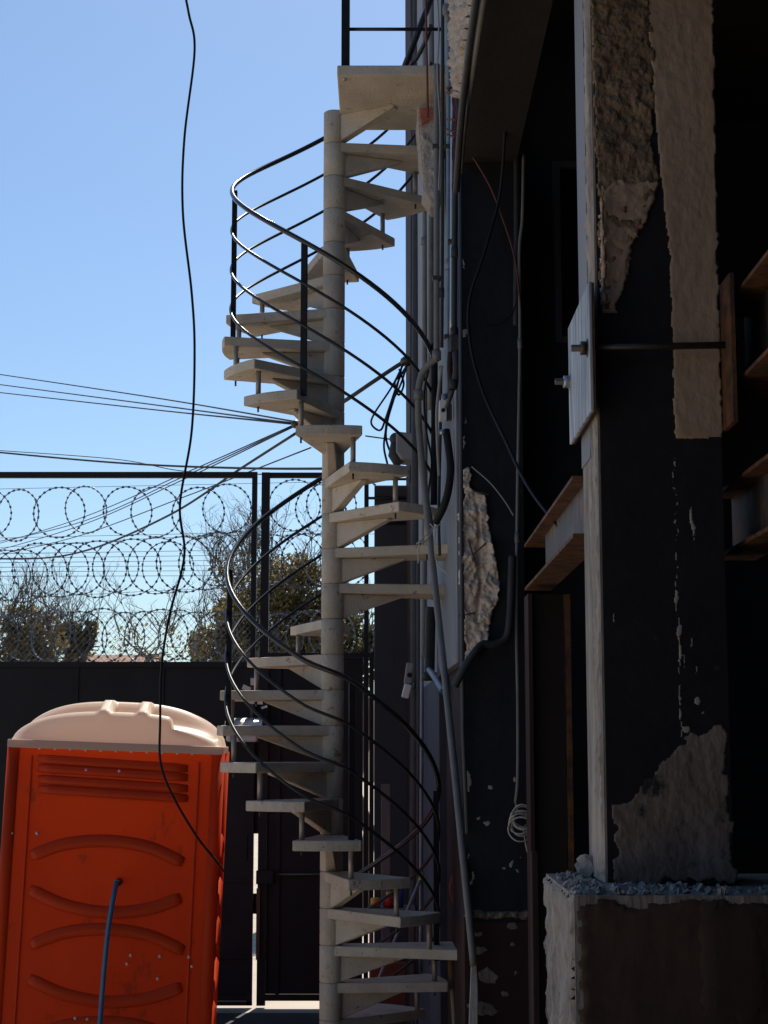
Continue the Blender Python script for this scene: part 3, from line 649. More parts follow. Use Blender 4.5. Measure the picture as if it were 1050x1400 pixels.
b = MB(); b.box(xr1 + .003, .30, YG - .06, YG + .14, 0, Z(665, YG)); bevel(b.build('wall_slab', mat('dark_grey_render', (.030, .030, .034), .75, c2=(.024, .022, .024), sc=3, bump=.2, bsc=25, stretch=(1, 1, .3)), gw), .006, 1)
for py in (657, 683, 717):
    b = MB(); b.tube([(xs2, YG - .075, Z(py, YG)), (.21, YG - .075, Z(py, YG))], .011, 6); b.build('bar', M['gate'], gw)
# ------------------------------------------------------------------ razor wire
def loop_mesh(r, name='loop'):
    b = MB(); n = 36
    b.tube([(r * math.cos(2 * math.pi * i / n), 0, r * math.sin(2 * math.pi * i / n)) for i in range(n + 1)], .0038, 4, cap=False)
    nb = 26
    for i in range(nb):
        a = 2 * math.pi * i / nb; c, s_ = math.cos(a), math.sin(a)
        Mx = Matrix.Translation((r * c, 0, r * s_)) @ Matrix.Rotation(-a, 4, 'Y')
        b.box(-.0078, .0078, -.003, .003, -.0095, .0095, Mx)
    return b.mesh(name, M['wire'])
YR = 12.95
rr_ = random.Random(3)
def coil(label, centers, yf, rpx, y):
    r = rpx / (FPX / (y * 1.03)); me = loop_mesh(r)
    t = thing('razor_wire_coil', label, 'razor wire', P(centers[0], yf(centers[0]), y))
    for c in centers:
        p = P(c, yf(c), y) - Vector(t.location)
        o = inst(me, 'loop', t, (p.x + rr_.gauss(0, .018), rr_.uniform(-.05, .05), p.z + rr_.gauss(0, .012)), (R(rr_.gauss(0, 7)), rr_.uniform(0, 6), R(rr_.gauss(0, 17)))); s_ = rr_.uniform(.93, 1.07); o.scale = (s_, s_, s_ * rr_.uniform(.97, 1.03))
    for dy in (-rpx, rpx):
        b = MB(); b.tube(catmull([P(c, yf(c) + dy, y) for c in (centers[0] - 60, centers[len(centers) // 2], centers[-1] + 40)], 8), .0022, 4); b.build('strand', M['wire'], t)
coil('top razor wire coil of wide loops in the gate frame', [-70, -22, 28, 80, 122, 171, 218, 265, 310, 404, 432, 452, 492], lambda x: 702 - x * .022, 33.5, YR)
coil('middle razor wire coil of overlapping loops in the gate frame', [-40 + 24.5 * i for i in range(22)], lambda x: 785 - x * .06 if x < 320 else 766, 36, YR + .1)
coil('bottom razor wire coil above the gate panels in front of the bushes', [-40 + 26 * i for i in range(21)], lambda x: 871, 34, YR + .05)
cm = MB(); x0, x1 = -3.0, -.95; z0, z1 = zg + .005, Z(838, 13.2); nx = 44
for i in range(-8, nx):
    xa = x0 + (x1 - x0) * i / nx
    for sg in (1, -1):
        a = Vector((xa, 13.2, z0 if sg > 0 else z1)); c = Vector((xa + (z1 - z0) * .9, 13.2 + .004 * sg, z1 if sg > 0 else z0)); cm.tube([a, c], .0014, 3, cap=False)
t = cm.build('chain_link_mesh', M['wire']); tag(t, 'chain link mesh strip behind the bottom razor wire coil', 'mesh fence', kind='stuff')

# ------------------------------------------------------------------ trees behind the gate
def tree(name, label, base, blobs, nleaf, lmat, seed, leaf=.05, twigs=0, twig_len=.5, group='trees beyond the gate', thr=-.05):
    """base on the ground; blobs = (x, y, z, rx, ry, rz) crown lobes fed by limbs; twigs = bare shoots reaching out of the crown"""
    rt = random.Random(seed); base = Vector(base); t = thing(name, label, 'tree', base, group)
    tb = MB(); lb = MB(); tw = []
    def limb(a, b_, r0, r1, wob=.08, n=6, sd=5):
        pts = [a.lerp(b_, i / n) + Vector((rt.gauss(0, wob), rt.gauss(0, wob), rt.gauss(0, wob * .5))) * math.sin(math.pi * i / n) for i in range(n + 1)]
        tb.tube(pts, [r0 + (r1 - r0) * i / n for i in range(n + 1)], sd, cap=False); return pts
    def shoot(p, d, L, r, lv):
        pts = [p]; q = p; dd = d
        for i in range(4):
            dd = (dd + Vector((rt.gauss(0, .2), rt.gauss(0, .2), rt.gauss(.06, .14)))).normalized(); q = q + dd * L / 4; pts.append(q)
        tb.tube(pts, [r, r * .85, r * .7, r * .55, r * .4], 3, cap=False)
        if lv < 3:
            for k in range(rt.choice((2, 3))):
                nd = (dd + Vector((rt.gauss(0, .6), rt.gauss(0, .6), rt.gauss(.1, .3)))).normalized()
                shoot(pts[rt.randint(1, 4)], nd, L * rt.uniform(.5, .75), r * .6, lv + 1)
    fork = base + Vector((0, 0, max(.5, min(b_[2] - b_[5] for b_ in blobs) - .1))); limb(base, fork, .075, .055, .04, 5, 8)
    for (x, y, z, rx, ry, rz) in blobs:
        c = Vector((x, y, z)); mid = limb(fork, c - Vector((0, 0, rz * .5)), .045, .022)[-1]
        for k in range(14):
            d = Vector((rt.gauss(0, 1), rt.gauss(0, 1), rt.gauss(.4, 1))).normalized(); e = c + Vector((d.x * rx, d.y * ry, d.z * rz)) * .85
            limb(mid, e, .014, .004, .06, 5, 4)
    vol = [b_[3] * b_[4] * b_[5] for b_ in blobs]; n = 0; tries = 0
    while n < nleaf and tries < nleaf * 8:
        tries += 1
        (x, y, z, rx, ry, rz) = rt.choices(blobs, vol)[0]
        d = Vector((rt.gauss(0, 1), rt.gauss(0, 1), rt.gauss(0, 1))).normalized() * rt.random() ** .33
        c = Vector((x + d.x * rx, y + d.y * ry, z + d.z * rz))
        w = noise.noise(c * 3.2 + Vector((seed, 0, 0))) + .5 * noise.noise(c * 8 + Vector((0, seed, 0)))
        if w < thr + .35 * (d.length - .6): continue
        ax = Vector((rt.gauss(0, 1), rt.gauss(0, 1), rt.gauss(0, 1))).normalized(); u = ax.orthogonal().normalized(); v = ax.cross(u); s_ = leaf * rt.uniform(.55, 1.35)
        lb.add([c - u * s_ * .5, c + v * s_ * .32, c + u * s_ * .6 + ax * s_ * .15, c - v * s_ * .32], [(0, 1, 2, 3)]); n += 1
    for k in range(twigs):
        (x, y, z, rx, ry, rz) = rt.choices(blobs, vol)[0]; a = rt.uniform(0, 6.28)
        shoot(Vector((x + math.cos(a) * rx * .6, y + math.sin(a) * ry * .5, z + rz * rt.uniform(.1, .6))), Vector((rt.gauss(0, .45), rt.gauss(0, .3), 1)).normalized(), twig_len * rt.uniform(.6, 1.2), .0085, 0)
    tb.build('trunk', M['bark'], t)
    if nleaf: lb.build('crown', lmat, t)
    return t
def blob(px, py, Y, rx, rz, ry=None):
    p = P(px, py, Y); k = Y * 1.01 / FPX; return (p.x, Y, p.z, rx * k, (ry or rx) * k, rz * k)
def gp(px, Y): return (X(px, 1020, Y), Y, 0)
tree('leafy_tree', 'olive brown bushy tree beyond the gate, behind the stair column', gp(400, 19), [blob(398, 815, 19, 50, 62), blob(350, 850, 19.2, 55, 62), blob(440, 830, 19, 48, 55), blob(300, 880, 19.4, 42, 50), blob(400, 900, 19, 100, 55, 70)], 24000, M['leafo'], 5, twigs=70, twig_len=.42, thr=-.22)
tree('leafy_bush', 'small olive bush at the near edge of the bushy tree, behind gate posts', gp(300, 20), [blob(300, 880, 20, 42, 48), blob(325, 835, 20, 28, 30)], 4200, M['leafo'], 8, twigs=16, twig_len=.4)
tree('leafy_bush', 'green bush with gaps seen through the bars by the dark wall slab', gp(500, 18), [blob(492, 880, 18, 34, 52), blob(515, 900, 18, 30, 40)], 3600, M['leafg'], 15, twigs=14, twig_len=.3, thr=0)
tree('bare_tree', 'bare twiggy tree rising among the bushes behind the gate posts', gp(315, 22), [blob(318, 800, 22, 40, 50), blob(360, 770, 22, 30, 30)], 900, M['leafo'], 21, twigs=55, twig_len=.5)
tree('leafy_tree', 'dark leafy tree behind the gate, above the toilet', gp(45, 19), [blob(45, 875, 19, 48, 45), blob(20, 855, 19, 26, 30), blob(20, 905, 19, 60, 30)], 5200, M['leafo'], 31, twigs=50, twig_len=.45, thr=-.14)
tree('leafy_tree', 'leafy tree beside the thin ivy post, behind the gate', gp(95, 20), [blob(95, 885, 20, 26, 36), blob(125, 870, 20, 10, 32)], 2300, M['leafo'], 37, twigs=20, twig_len=.45, thr=.0)
tree('bare_tree', 'bare twiggy shrub between the two leafy clumps behind the gate', gp(195, 22), [blob(200, 880, 22, 60, 36)], 260, M['leafo'], 47, twigs=14, twig_len=.4)
# far house and scrub
hs = thing('far_house', 'small white house far beyond the gate and razor wire', 'house', (-8.0, 48, 0))
b = MB(); b.box(-9.0, -6.6, 47, 50, 0, 3.6); b.build('wall', M['house'], hs)
b = MB(); b.add([(-9.2, 46.8, 3.6), (-6.4, 46.8, 3.6), (-6.4, 50.2, 3.6), (-9.2, 50.2, 3.6), (-9.2, 48.5, 4.5), (-6.4, 48.5, 4.5)], [(0, 1, 5, 4), (2, 3, 4, 5), (1, 2, 5), (3, 0, 4), (3, 2, 1, 0)]); b.build('roof', M['tile'], hs)
b = MB(); rh = random.Random(12); nx = 60
for j in range(5):
    for i in range(nx + 1):
        x = -60 + 120 * i / nx; b.v.append(Vector((x, 90 + j * 8, (0, 5.6, 6.6, 5.2, 0)[j] * (.75 + .3 * noise.noise(Vector((x * .12, j, 4))) + .12 * noise.noise(Vector((x * .7, j, 1)))))))
for j in range(4):
    for i in range(nx):
        k = j * (nx + 1) + i; b.f.append((k, k + 1, k + nx + 2, k + nx + 1)); b.sm.append(True)
tag(b.build('hill', M['hill'], org=Vector((0, 100, 0))), kind='structure')

# ------------------------------------------------------------------ overhead wires
def cable(name, label, pts, r, m, cat='cable', group=None, smooth=True, n=6, rise=False):
    q = [P(*p) for p in pts]
    if pts[0][1] in (-30, -40):          # carries on upwards past the picture
        if rise and abs(pts[0][0] - pts[1][0]) < 4: q = [q[0] + Vector((0, 0, 3.4))] + q
        else:
            e = (q[0] - q[1]).normalized(); q = [q[0] + e * .7 + Vector((.05, 0, .1)), q[0] + e * .35] + q
    q = catmull(q, 10) if smooth and len(q) > 2 else q
    b = MB(); b.tube(q, r, n); return tag(b.build(name, m), label, cat, group)
sw = M['cable']; OG = 'overhead wires'
cable('overhead_wire', 'overhead wire running level above the razor wire, highest of three beside the staircase', [(-60, 503, 30), (200, 542, 21), (442, 583, 13)], .0085, sw, 'wire', OG)
cable('overhead_wire', 'overhead wire, middle of three that meet beside the staircase', [(-60, 518, 30), (200, 552, 21), (404, 579, 13)], .0085, sw, 'wire', OG)
cable('overhead_wire', 'overhead wire, lowest of three that meet beside the staircase', [(-60, 530, 30), (200, 559, 21), (404, 580, 13)], .0085, sw, 'wire', OG)
cable('overhead_wire', 'twisted dark overhead cable running just above the gate top rail', [(-60, 613, 26), (150, 632, 22), (330, 640, 18), (572, 640, 12.6)], .013, sw, 'wire', OG)
cable('overhead_wire', 'thin overhead wire touching the twisted dark cable above the gate', [(-60, 612, 27), (150, 627, 23), (260, 645, 19), (500, 650, 13.4)], .006, sw, 'wire', OG)
for i, (ye, s_) in enumerate(((760, .006), (752, .006), (768, .006))):
    cable('overhead_wire', ['upper thin', 'middle thin', 'lower thin'][i] + ' service wire sloping down behind the top razor wire coil', [(404 - i * 2, 580 + i * 2, 13), (250, 648 + i * 4, 18), (100, 712 + i * 5, 24), (-60, ye, 32)], s_, sw, 'wire', 'sloping service wires')
cable('overhead_wire', 'thick sagging service cable crossing behind the razor wire coils', [(405, 592, 13), (330, 640, 15), (230, 705, 18), (120, 752, 22), (40, 764, 25), (-60, 762, 30)], .012, sw, 'wire', OG)
cable('overhead_wire', 'faint sloping wire between the thick service cable and the gate frame', [(425, 612, 13), (250, 680, 18), (100, 735, 24), (-20, 762, 30)], .006, sw, 'wire', OG)
for i in range(6):
    cable('overhead_wire', ['highest', 'second highest', 'third highest', 'fourth highest', 'fifth highest', 'lowest'][i] + ' of six faint level street wires behind the middle razor wire coil', [(-60, 758 + i * 6, 40), (330, 752 + i * 7, 44)], .007, sw, 'wire', 'faint level street wires')
cable('service_drop', 'frayed cable bundle anchored to the building beside the stair column', [(404, 580, 13), (440, 566, 12.8), (476, 545, 12.5), (510, 522, 12.3), (552, 495, 12.2), (572, 490, 12.1)], .017, M['pvcd'], 'cable')
b = MB(); b.ball(P(404, 580, 13), .035, 8, 6); b.ball(P(556, 494, 12.15), .05, 8, 6, (1, 1, .8)); b.bar(P(556, 494, 12.15), P(585, 488, 12.05), .03, .03); tag(b.build('cable_anchor', M['darksteel']), 'dark cable anchor knot on the building corner', 'anchor')
LC = [[(552, 497, 12.1), (535, 530, 12.0), (512, 565, 11.9), (508, 580, 11.9), (520, 588, 11.9), (528, 570, 11.9), (545, 520, 12.0), (556, 500, 12.1)],
      [(550, 498, 12.1), (540, 540, 12.0), (530, 575, 11.9), (528, 600, 11.8), (536, 620, 11.8), (544, 606, 11.8)],
      [(556, 500, 12.0), (548, 525, 11.9), (532, 560, 11.8), (527, 590, 11.8), (525, 612, 11.8), (530, 636, 11.8)],
      [(546, 505, 12.1), (552, 525, 12.0), (545, 540, 12.0), (540, 522, 12.0), (556, 505, 12.0)]]
for i, pts in enumerate(LC): cable('loose_cable', ['looping black cable', 'long black cable with a hooked end', 'straight hanging black cable', 'short curled black cable'][i] + ' under the cable anchor knot', pts, .008, M['cable'], 'cable', 'loose cables below the anchor')
cable('overhead_wire', 'blue grey wire stretched from the floodlight to the stair column', [(500, 596, 12.6), (530, 600, 12.4), (566, 604, 12.2)], .006, sw, 'wire', OG)
# floodlight on the wall
fl = thing('floodlight', 'grey hooded floodlight bolted to the wall above the dark slab', 'floodlight', P(556, 632, 11.6))
pz = P(556, 612, 11.6)
b = MB(); hw, hh = .075, .10
b.add([(pz.x - hw, 11.5, pz.z + hh), (pz.x + hw, 11.5, pz.z + hh - .02), (pz.x + hw, 11.5, pz.z - hh), (pz.x - hw * .5, 11.5, pz.z - hh), (pz.x - hw, 11.5, pz.z - hh * .4),
       (pz.x - hw, 11.75, pz.z + hh), (pz.x + hw, 11.75, pz.z + hh - .02), (pz.x + hw, 11.75, pz.z - hh), (pz.x - hw * .5, 11.75, pz.z - hh), (pz.x - hw, 11.75, pz.z - hh * .4)],
      [(4, 3, 2, 1, 0), (5, 6, 7, 8, 9), (0, 1, 6, 5), (1, 2, 7, 6), (2, 3, 8, 7), (3, 4, 9, 8), (4, 0, 5, 9)]); bevel(b.build('housing', M['greybox'], fl), .012, 2)
b = MB(); c = P(541, 600, 11.6); b.ball(c, .045, 10, 7); b.tube([c, P(539, 622, 11.6), P(548, 634, 11.6)], [.03, .045, .05], 10); b.build('cowl', M['pvcd'], fl)
b = MB(); b.bar(pz + Vector((.05, .1, -.06)), Vector((WX(11.7) + .02, 11.7, pz.z - .06)), .03, .03); b.build('bracket', M['darksteel'], fl)
# yard lamp on the gate
yl = thing('yard_lamp', 'white hooded yard lamp fixed to the gate behind the stair treads', 'lamp', P(335, 1015, 12.3))
b = MB(); pts = []
n = 10; x0, x1 = X(309, 1000, 12.35), X(360, 1000, 12.35); zc = Z(1004, 12.35)
for xx in (x0, x1 - .02, x1):
    for k in range(n + 1):
        a = math.pi * k / n; pts.append((xx + (.02 if xx == x0 and k in (0, n) else 0), 12.37 - math.cos(a) * .16, zc + math.sin(a) * .115))
fs = []
for l in range(2):
    for k in range(n): fs.append((l * (n + 1) + k, l * (n + 1) + k + 1, (l + 1) * (n + 1) + k + 1, (l + 1) * (n + 1) + k))
fs += [tuple(range(n + 1)), tuple(reversed(range(2 * (n + 1), 3 * (n + 1))))]
b.add(pts, fs, True); o = b.build('hood', M['lampw'], yl); o.modifiers.new('s', 'SOLIDIFY').thickness = .006
b = MB(); b.box(x0 + .01, x1 - .03, 12.23, 12.52, zc - .055, zc - .002); bevel(b.build('diffuser', M['white'], yl), .02, 3)
b = MB(); b.bar((x1 - .09, 12.37, zc + .1), (x1 - .09, 12.37, Z(925, 12.37)), .02, .02); b.bar((x1 - .09, 12.37, zc + .16), (x1 - .09, YG, zc + .16), .02, .02); b.build('arm', M['darksteel'], yl)
for cx, cy, w, h in ((337, 941, .06, .035), (343, 960, .05, .02), (355, 960, .04, .03), (361, 967, .04, .015), (347, 932, .045, .05)):
    p = P(cx, cy, 12.33); b = MB(); b.box(p.x - w / 2, p.x + w / 2, 12.32, 12.36, p.z - h / 2, p.z + h / 2, Matrix.Translation(p) @ Matrix.Rotation(R(rr_.uniform(-25, 25)), 4, 'Y') @ Matrix.Translation(-p)); b.build('fitting', M['white'], yl)
# small wall sensor
YS = 11.05
se = thing('wall_sensor', 'small white sensor with a dark eye hanging beside the dark downpipe', 'sensor', P(558, 955, YS))
def rbox(w, d, h, p, deg): 
    b = MB(); b.box(-w, w, -d, d, -h, h, Matrix.Translation(p) @ Matrix.Rotation(R(deg), 4, 'Y')); return b
p = P(559, 921, YS); bevel(rbox(.026, .018, .07, p, 8).build('mount', M['greybox'], se), .010, 3)
b = MB(); b.tube([p + Vector((.004, -.028, -.01)), p + Vector((.004, -.015, -.01))], .016, 12); b.build('eye', M['cable'], se)
p = P(556, 945, YS - .02); bevel(rbox(.026, .022, .046, p, 14).build('body', M['white'], se), .010, 3)
b = MB(); b.box(p.x - .008, p.x + .05, YS, YS + .12, p.z + .03, p.z + .055); b.build('bracket', M['greybox'], se)

# ------------------------------------------------------------------ conduits and pipes on the wall
def pipe(label, pts, r, m, cat='conduit', group='conduits on the side wall', name='conduit', collars=()):
    o = cable(name, label, pts, r, m, cat, group, smooth=len(pts) > 2, n=10, rise=True)
    for (a, c, y) in collars:
        p = P(a, c, y); b = MB(); b.tube([p + Vector((0, 0, -.022)), p + Vector((0, 0, .022))], r * 1.45, 10); b.build('collar', m, o)
    return o
pipe('grey conduit passing in front of the stair landing, ending at an elbow', [(597, 88, 7.5), (597, 300, 7.52), (597, 484, 7.55)], .0145, M['pvc'], collars=((597, 486, 7.55),))
pipe('bent grey conduit that leans down across the wall ends of the treads', [(598, 490, 7.55), (588, 497, 7.57), (577, 511, 7.6), (572, 540, 7.62), (574, 600, 7.62), (584, 700, 7.58), (599, 840, 7.45), (616, 1000, 7.2), (634, 1180, 6.99), (648, 1320, 6.95)], .0155, M['pvc'], collars=((572, 540, 7.62),))
pipe('pale blue conduit running down to the white switch box', [(613, 15, 7.42), (613, 300, 7.45), (612, 545, 7.48)], .0105, M['pvcblue'], collars=((613, 362, 7.45),))
pipe('bright galvanised conduit beside the dark clamped pipe', [(619, 18, 7.25), (618, 240, 7.3), (617, 458, 7.35)], .0085, M['zinc'])
pipe('dark clamped pipe at the pillar corner above the black fittings', [(628, 190, 7.1), (622, 290, 7.18), (621, 458, 7.2)], .0125, M['pvcd'], collars=((622, 345, 7.18), (621, 455, 7.2)))
pipe('thin grey conduit slanting up under the facade beam edge', [(666, -30, 4.95), (648, 90, 5.66), (634, 180, 6.35), (630, 235, 6.6)], .011, M['pvc'])
pipe('dark pipe slanting up beside the broken concrete corner', [(655, -30, 4.95), (640, 80, 5.6), (630, 170, 6.15), (624, 260, 6.6)], .014, M['pvcd'])
pipe('slim blue grey pipe near the far corner of the side wall', [(590, -30, 9.0), (590, 300, 9.0), (589, 560, 9.0)], .018, M['pvc'])
pipe('dark downpipe at the far corner of the side wall', [(572, -30, 11.2), (571, 400, 11.2), (569, 900, 11.2), (566, 1340, 11.2)], .04, M['pvcd'], 'downpipe', name='downpipe')
pipe('broad brown downpipe against the sky at the far corner', [(566.5, -30, 11.9), (566, 350, 11.9), (564.5, 660, 11.9)], .026, M['brownwall'], 'downpipe', name='downpipe')
pipe('thick black conduit dropping behind the leaning grey conduit', [(594, 470, 8.0), (594, 580, 8.0), (593, 690, 8.0)], .017, M['cable'])
pipe('black conduit below the lower wall treads, ending at a tee', [(589, 830, 8.9), (588, 870, 8.9), (587, 930, 8.9)], .028, M['pvcd'], collars=((587, 925, 8.9),))
pipe('thin blue conduit strip beside the black conduit tee', [(577, 750, 10.2), (577, 900, 10.2), (575, 1330, 10.2)], .012, M['pvcblue'])
pipe('slim dark conduit with white collars beside the sensor', [(573, 740, 10.6), (573, 1000, 10.6), (572, 1330, 10.6)], .017, M['pvcd'])
pipe('short pale conduit slanting from the tee to the leaning conduit', [(587, 916, 8.85), (594, 926, 8.6), (606, 946, 8.3)], .016, M['pvcblue'])
pipe('black elbow pipe crossing the foot of the spalled scar', [(700, 760, 6.94), (699, 800, 6.94), (697, 845, 6.94), (692, 872, 6.94), (676, 881, 6.93), (660, 881, 6.92), (648, 893, 6.9), (634, 914, 6.9), (622, 938, 6.92)], .0165, M['pvcd'], group='conduits on the black pillar')
for a, c in ((660, 881), (640, 905)):
    pass
pipe('dark pipe on the black pillar near its top', [(706, 215, 6.96), (706, 320, 6.96), (705, 445, 6.96)], .012, M['pvcd'], group='conduits on the black pillar')
pipe('thin grey conduit running down the black pillar to the cable coil', [(716, 210, 6.95), (714, 300, 6.95), (710, 345, 6.95), (711, 470, 6.95), (708, 650, 6.95), (706, 830, 6.95), (708, 960, 6.95), (708, 1060, 6.95), (705, 1098, 6.95)], .0075, M['pvc'], group='conduits on the black pillar', collars=((711, 470, 6.95), (707, 735, 6.95)))
pipe('timber lath leaning behind the lowest wall tread', [(614, 1290, 8.35), (622, 1400, 8.2), (628, 1500, 8.05)], .014, M['wood'], 'lath', None, 'timber_lath')
o = cable('black_flex', 'black flexible hose curving down from the white switch box', [(610, 588, 7.46), (613, 610, 7.44), (616, 640, 7.42), (613, 670, 7.42), (606, 694, 7.44), (596, 714, 7.5)], .0175, M['cable'], 'hose', n=10)
sbx = thing('switch_box', 'white metal switch box between the pale conduit and black hose', 'switch box', P(606, 584, 7.46))
b = MB(); p = P(605.5, 562, 7.45); b.box(p.x - .017, p.x + .017, 7.42, 7.48, p.z - .045, p.z + .045); bevel(b.build('box', M['white'], sbx), .005, 2)
b = MB(); b.tube([(p.x, 7.408, p.z - .003), (p.x, 7.4195, p.z - .003)], .009, 10); b.build('knob', M['cable'], sbx)
b = MB(); b.box(p.x + .0175, p.x + .04, 7.43, 7.475, p.z - .04, p.z + .03); b.build('side_plate', M['pvcd'], sbx)
b = MB(); b.tube([P(605, 594, 7.45), P(604, 588, 7.45)], .013, 10); b.tube([P(607, 540, 7.47), P(606, 551, 7.46)], .012, 10); b.build('gland', M['zinc'], sbx)
ft = thing('pipe_fittings', 'cluster of black pipe fittings below the dark clamped pipe', 'pipe fitting', P(622, 530, 7.15))
b = MB(); p = P(622, 470, 7.18); b.box(p.x - .022, p.x + .022, 7.15, 7.21, p.z - .035, p.z + .035); bevel(b.build('junction', M['pvcd'], ft), .006, 2)
b = MB(); b.tube(catmull([P(623, 482, 7.15), P(624, 505, 7.13), P(621, 528, 7.15)], 6), .016, 10); b.build('elbow', M['pvcd'], ft)
b = MB(); b.tube(catmull([P(616, 482, 7.2), P(615, 505, 7.2), P(617, 530, 7.22)], 6), .013, 10); b.build('elbow', M['brownwall'], ft)
b = MB(); b.tube([P(620, 520, 7.14), P(619, 532, 7.14)], .02, 10); b.tube(catmull([P(619, 532, 7.14), P(614, 548, 7.2), P(611, 556, 7.3)], 4), .011, 8); b.build('coupling', M['pvcd'], ft)
pipe('slim dark conduit between the landing conduit and the pale blue conduit', [(605, -30, 7.6), (605, 250, 7.62), (604, 475, 7.65)], .0085, M['pvcd'], collars=((605, 210, 7.62), (604, 400, 7.64)))
pipe('slim grey conduit hugging the blue wall behind the landing', [(581, -30, 9.9), (581, 300, 9.9), (580, 760, 9.9), (579, 900, 9.9)], .017, M['pvc'], collars=((581, 330, 9.9),))
pipe('narrow black conduit beside the thick black conduit', [(603, 500, 7.75), (602, 590, 7.78), (600, 700, 7.8), (601, 760, 7.8)], .0075, M['pvcd'])
pipe('pale flexible conduit rising beside the white switch box', [(604, 500, 7.55), (600, 530, 7.56), (597, 565, 7.58), (598, 610, 7.6), (600, 650, 7.6)], .0065, M['cableg'])
cable('hanging_cable', 'thin black cable looping behind the elbow of the landing conduit', [(586, 505, 7.7), (580, 540, 7.75), (583, 590, 7.75), (590, 630, 7.75), (586, 680, 7.75), (592, 720, 7.7)], .005, M['cable'], 'cable', 'cables hanging on the building')
cable('hanging_cable', 'pale cable running beside the grey landing conduit to its elbow', [(596, -30, 7.46), (600, 40, 7.46), (598, 100, 7.46), (602, 180, 7.47), (600, 260, 7.48)], .0038, M['cableg'], 'cable', 'cables hanging on the building')
cf = thing('pipe_clump', 'grey fitting clump joining the pale conduits at the top of the wall', 'pipe fitting', P(613, 28, 7.35))
for cx, cy, rr2, m_ in ((611, 14, .026, 'pvc'), (619, 8, .03, 'stub'), (614, 24, .02, 'pvc')):
    b = MB(); b.ball(P(cx, cy, 7.34), rr2, 9, 7, (1, 1, 1.2))
    for i, v in enumerate(b.v): b.v[i] = v + noise.noise_vector(v * 50) * .008
    b.build('fitting', M[m_], cf)
for k, (cx, cy, yy) in enumerate(((613, 200, 7.43), (618, 120, 7.27), (597, 200, 7.5), (597, 380, 7.52), (618, 330, 7.3), (613, 460, 7.46))):
    p = P(cx, cy, yy); b = MB(); b.box(p.x - .02, p.x + .022, yy - .014, yy + .03, p.z - .008, p.z + .008); tag(bevel(b.build('pipe_clip', M['darksteel']), .003, 1), ['upper dark clip on the pale blue conduit', 'upper dark clip on the bright galvanised conduit', 'upper dark clip on the grey landing conduit', 'lower dark clip on the grey landing conduit', 'lower dark clip on the bright galvanised conduit', 'lower dark clip on the pale blue conduit'][k], 'clip', 'pipe clips on the side wall')
# cable tie on the leaning conduit
b = MB()
for pts in ([(588, 716, 7.46), (594, 721, 7.44), (603, 716, 7.46)], [(592, 720, 7.45), (580, 734, 7.42), (569, 744, 7.42)], [(593, 720, 7.45), (584, 738, 7.42), (573, 742, 7.4)], [(573, 741, 7.42), (572, 755, 7.42), (572, 770, 7.42)], [(596, 720, 7.44), (594, 745, 7.42), (598, 770, 7.42), (615, 788, 7.42)]):
    b.tube(catmull([P(*q) for q in pts], 6), .0028, 5)
tag(b.build('string_tie', M['cablew']), 'pale string knotted round the leaning grey conduit', 'string')
# loose cables on the pillars
cable('hanging_cable', 'black cable snaking down the black pillar to the rusty beam', [(697, -30, 5.5), (696, 60, 5.9), (692, 150, 6.5), (684, 260, 6.9), (664, 340, 6.93), (642, 410, 6.93), (643, 470, 6.93), (660, 535, 6.9), (690, 600, 6.6), (725, 670, 6.2), (785, 746, 5.7)], .0065, M['cable'], 'cable', 'cables hanging on the building')
cable('hanging_cable', 'thin dark red cable drooping across the top of the black pillar', [(632, 195, 6.93), (650, 220, 6.94), (670, 255, 6.94), (684, 290, 6.94), (703, 350, 6.94), (712, 420, 6.94)], .0038, M['cabler'], 'cable', 'cables hanging on the building')
cable('hanging_cable', 'pale thin cable hanging from the facade beam', [(700, -30, 5.48), (693, 40, 5.8), (692, 90, 6.05), (697, 125, 6.3), (702, 150, 6.5), (694, 170, 6.7), (689, 186, 6.85)], .004, M['cableg'], 'cable', 'cables hanging on the building')
cable('hanging_cable', 'faint black cable curving across the black pillar below the dark pipe', [(711, 380, 6.95), (704, 420, 6.95), (685, 442, 6.96), (660, 447, 6.96)], .0035, M['cable'], 'cable', 'cables hanging on the building')
cable('hanging_cable', 'thin wire crossing the pillar beside the spalled scar', [(645, 638, 6.96), (670, 660, 6.96), (690, 685, 6.96), (702, 705, 6.95)], .003, M['cableg'], 'cable', 'cables hanging on the building')
cable('hanging_cable', 'dark red cable dropping in front of the landing to the wall stub', [(582, -30, 7.55), (583, 50, 7.56), (584, 100, 7.58), (585, 160, 7.8)], .0055, M['cabler'], 'cable', 'cables hanging on the building')
cable('hanging_cable', 'pale wire beside the slanting conduits under the beam edge', [(663, 10, 5.7), (658, 80, 6.1), (655, 130, 6.4), (645, 145, 6.5), (640, 165, 6.7), (632, 165, 6.85)], .004, M['cableg'], 'cable', 'cables hanging on the building')
b = MB(); rk = random.Random(9)
for i in range(7):
    x = 622 + rk.uniform(-3, 6); b.tube(catmull([P(x + rk.uniform(-3, 3), 118 + 20 * k + rk.uniform(-4, 4), 7.08 - .01 * i) for k in range(8)], 5), .0026, 4)
for yy in (118, 124, 166, 176, 186):
    b.tube(catmull([P(610, yy + rk.uniform(-3, 3), 7.1), P(620, yy + rk.uniform(-4, 4), 7.06), P(631, yy + rk.uniform(-4, 4), 7.05)], 4), .005, 5)
tag(b.build('wire_bundle', M['cabler']), 'tangle of red and brown tie wires round the conduits', 'wire')
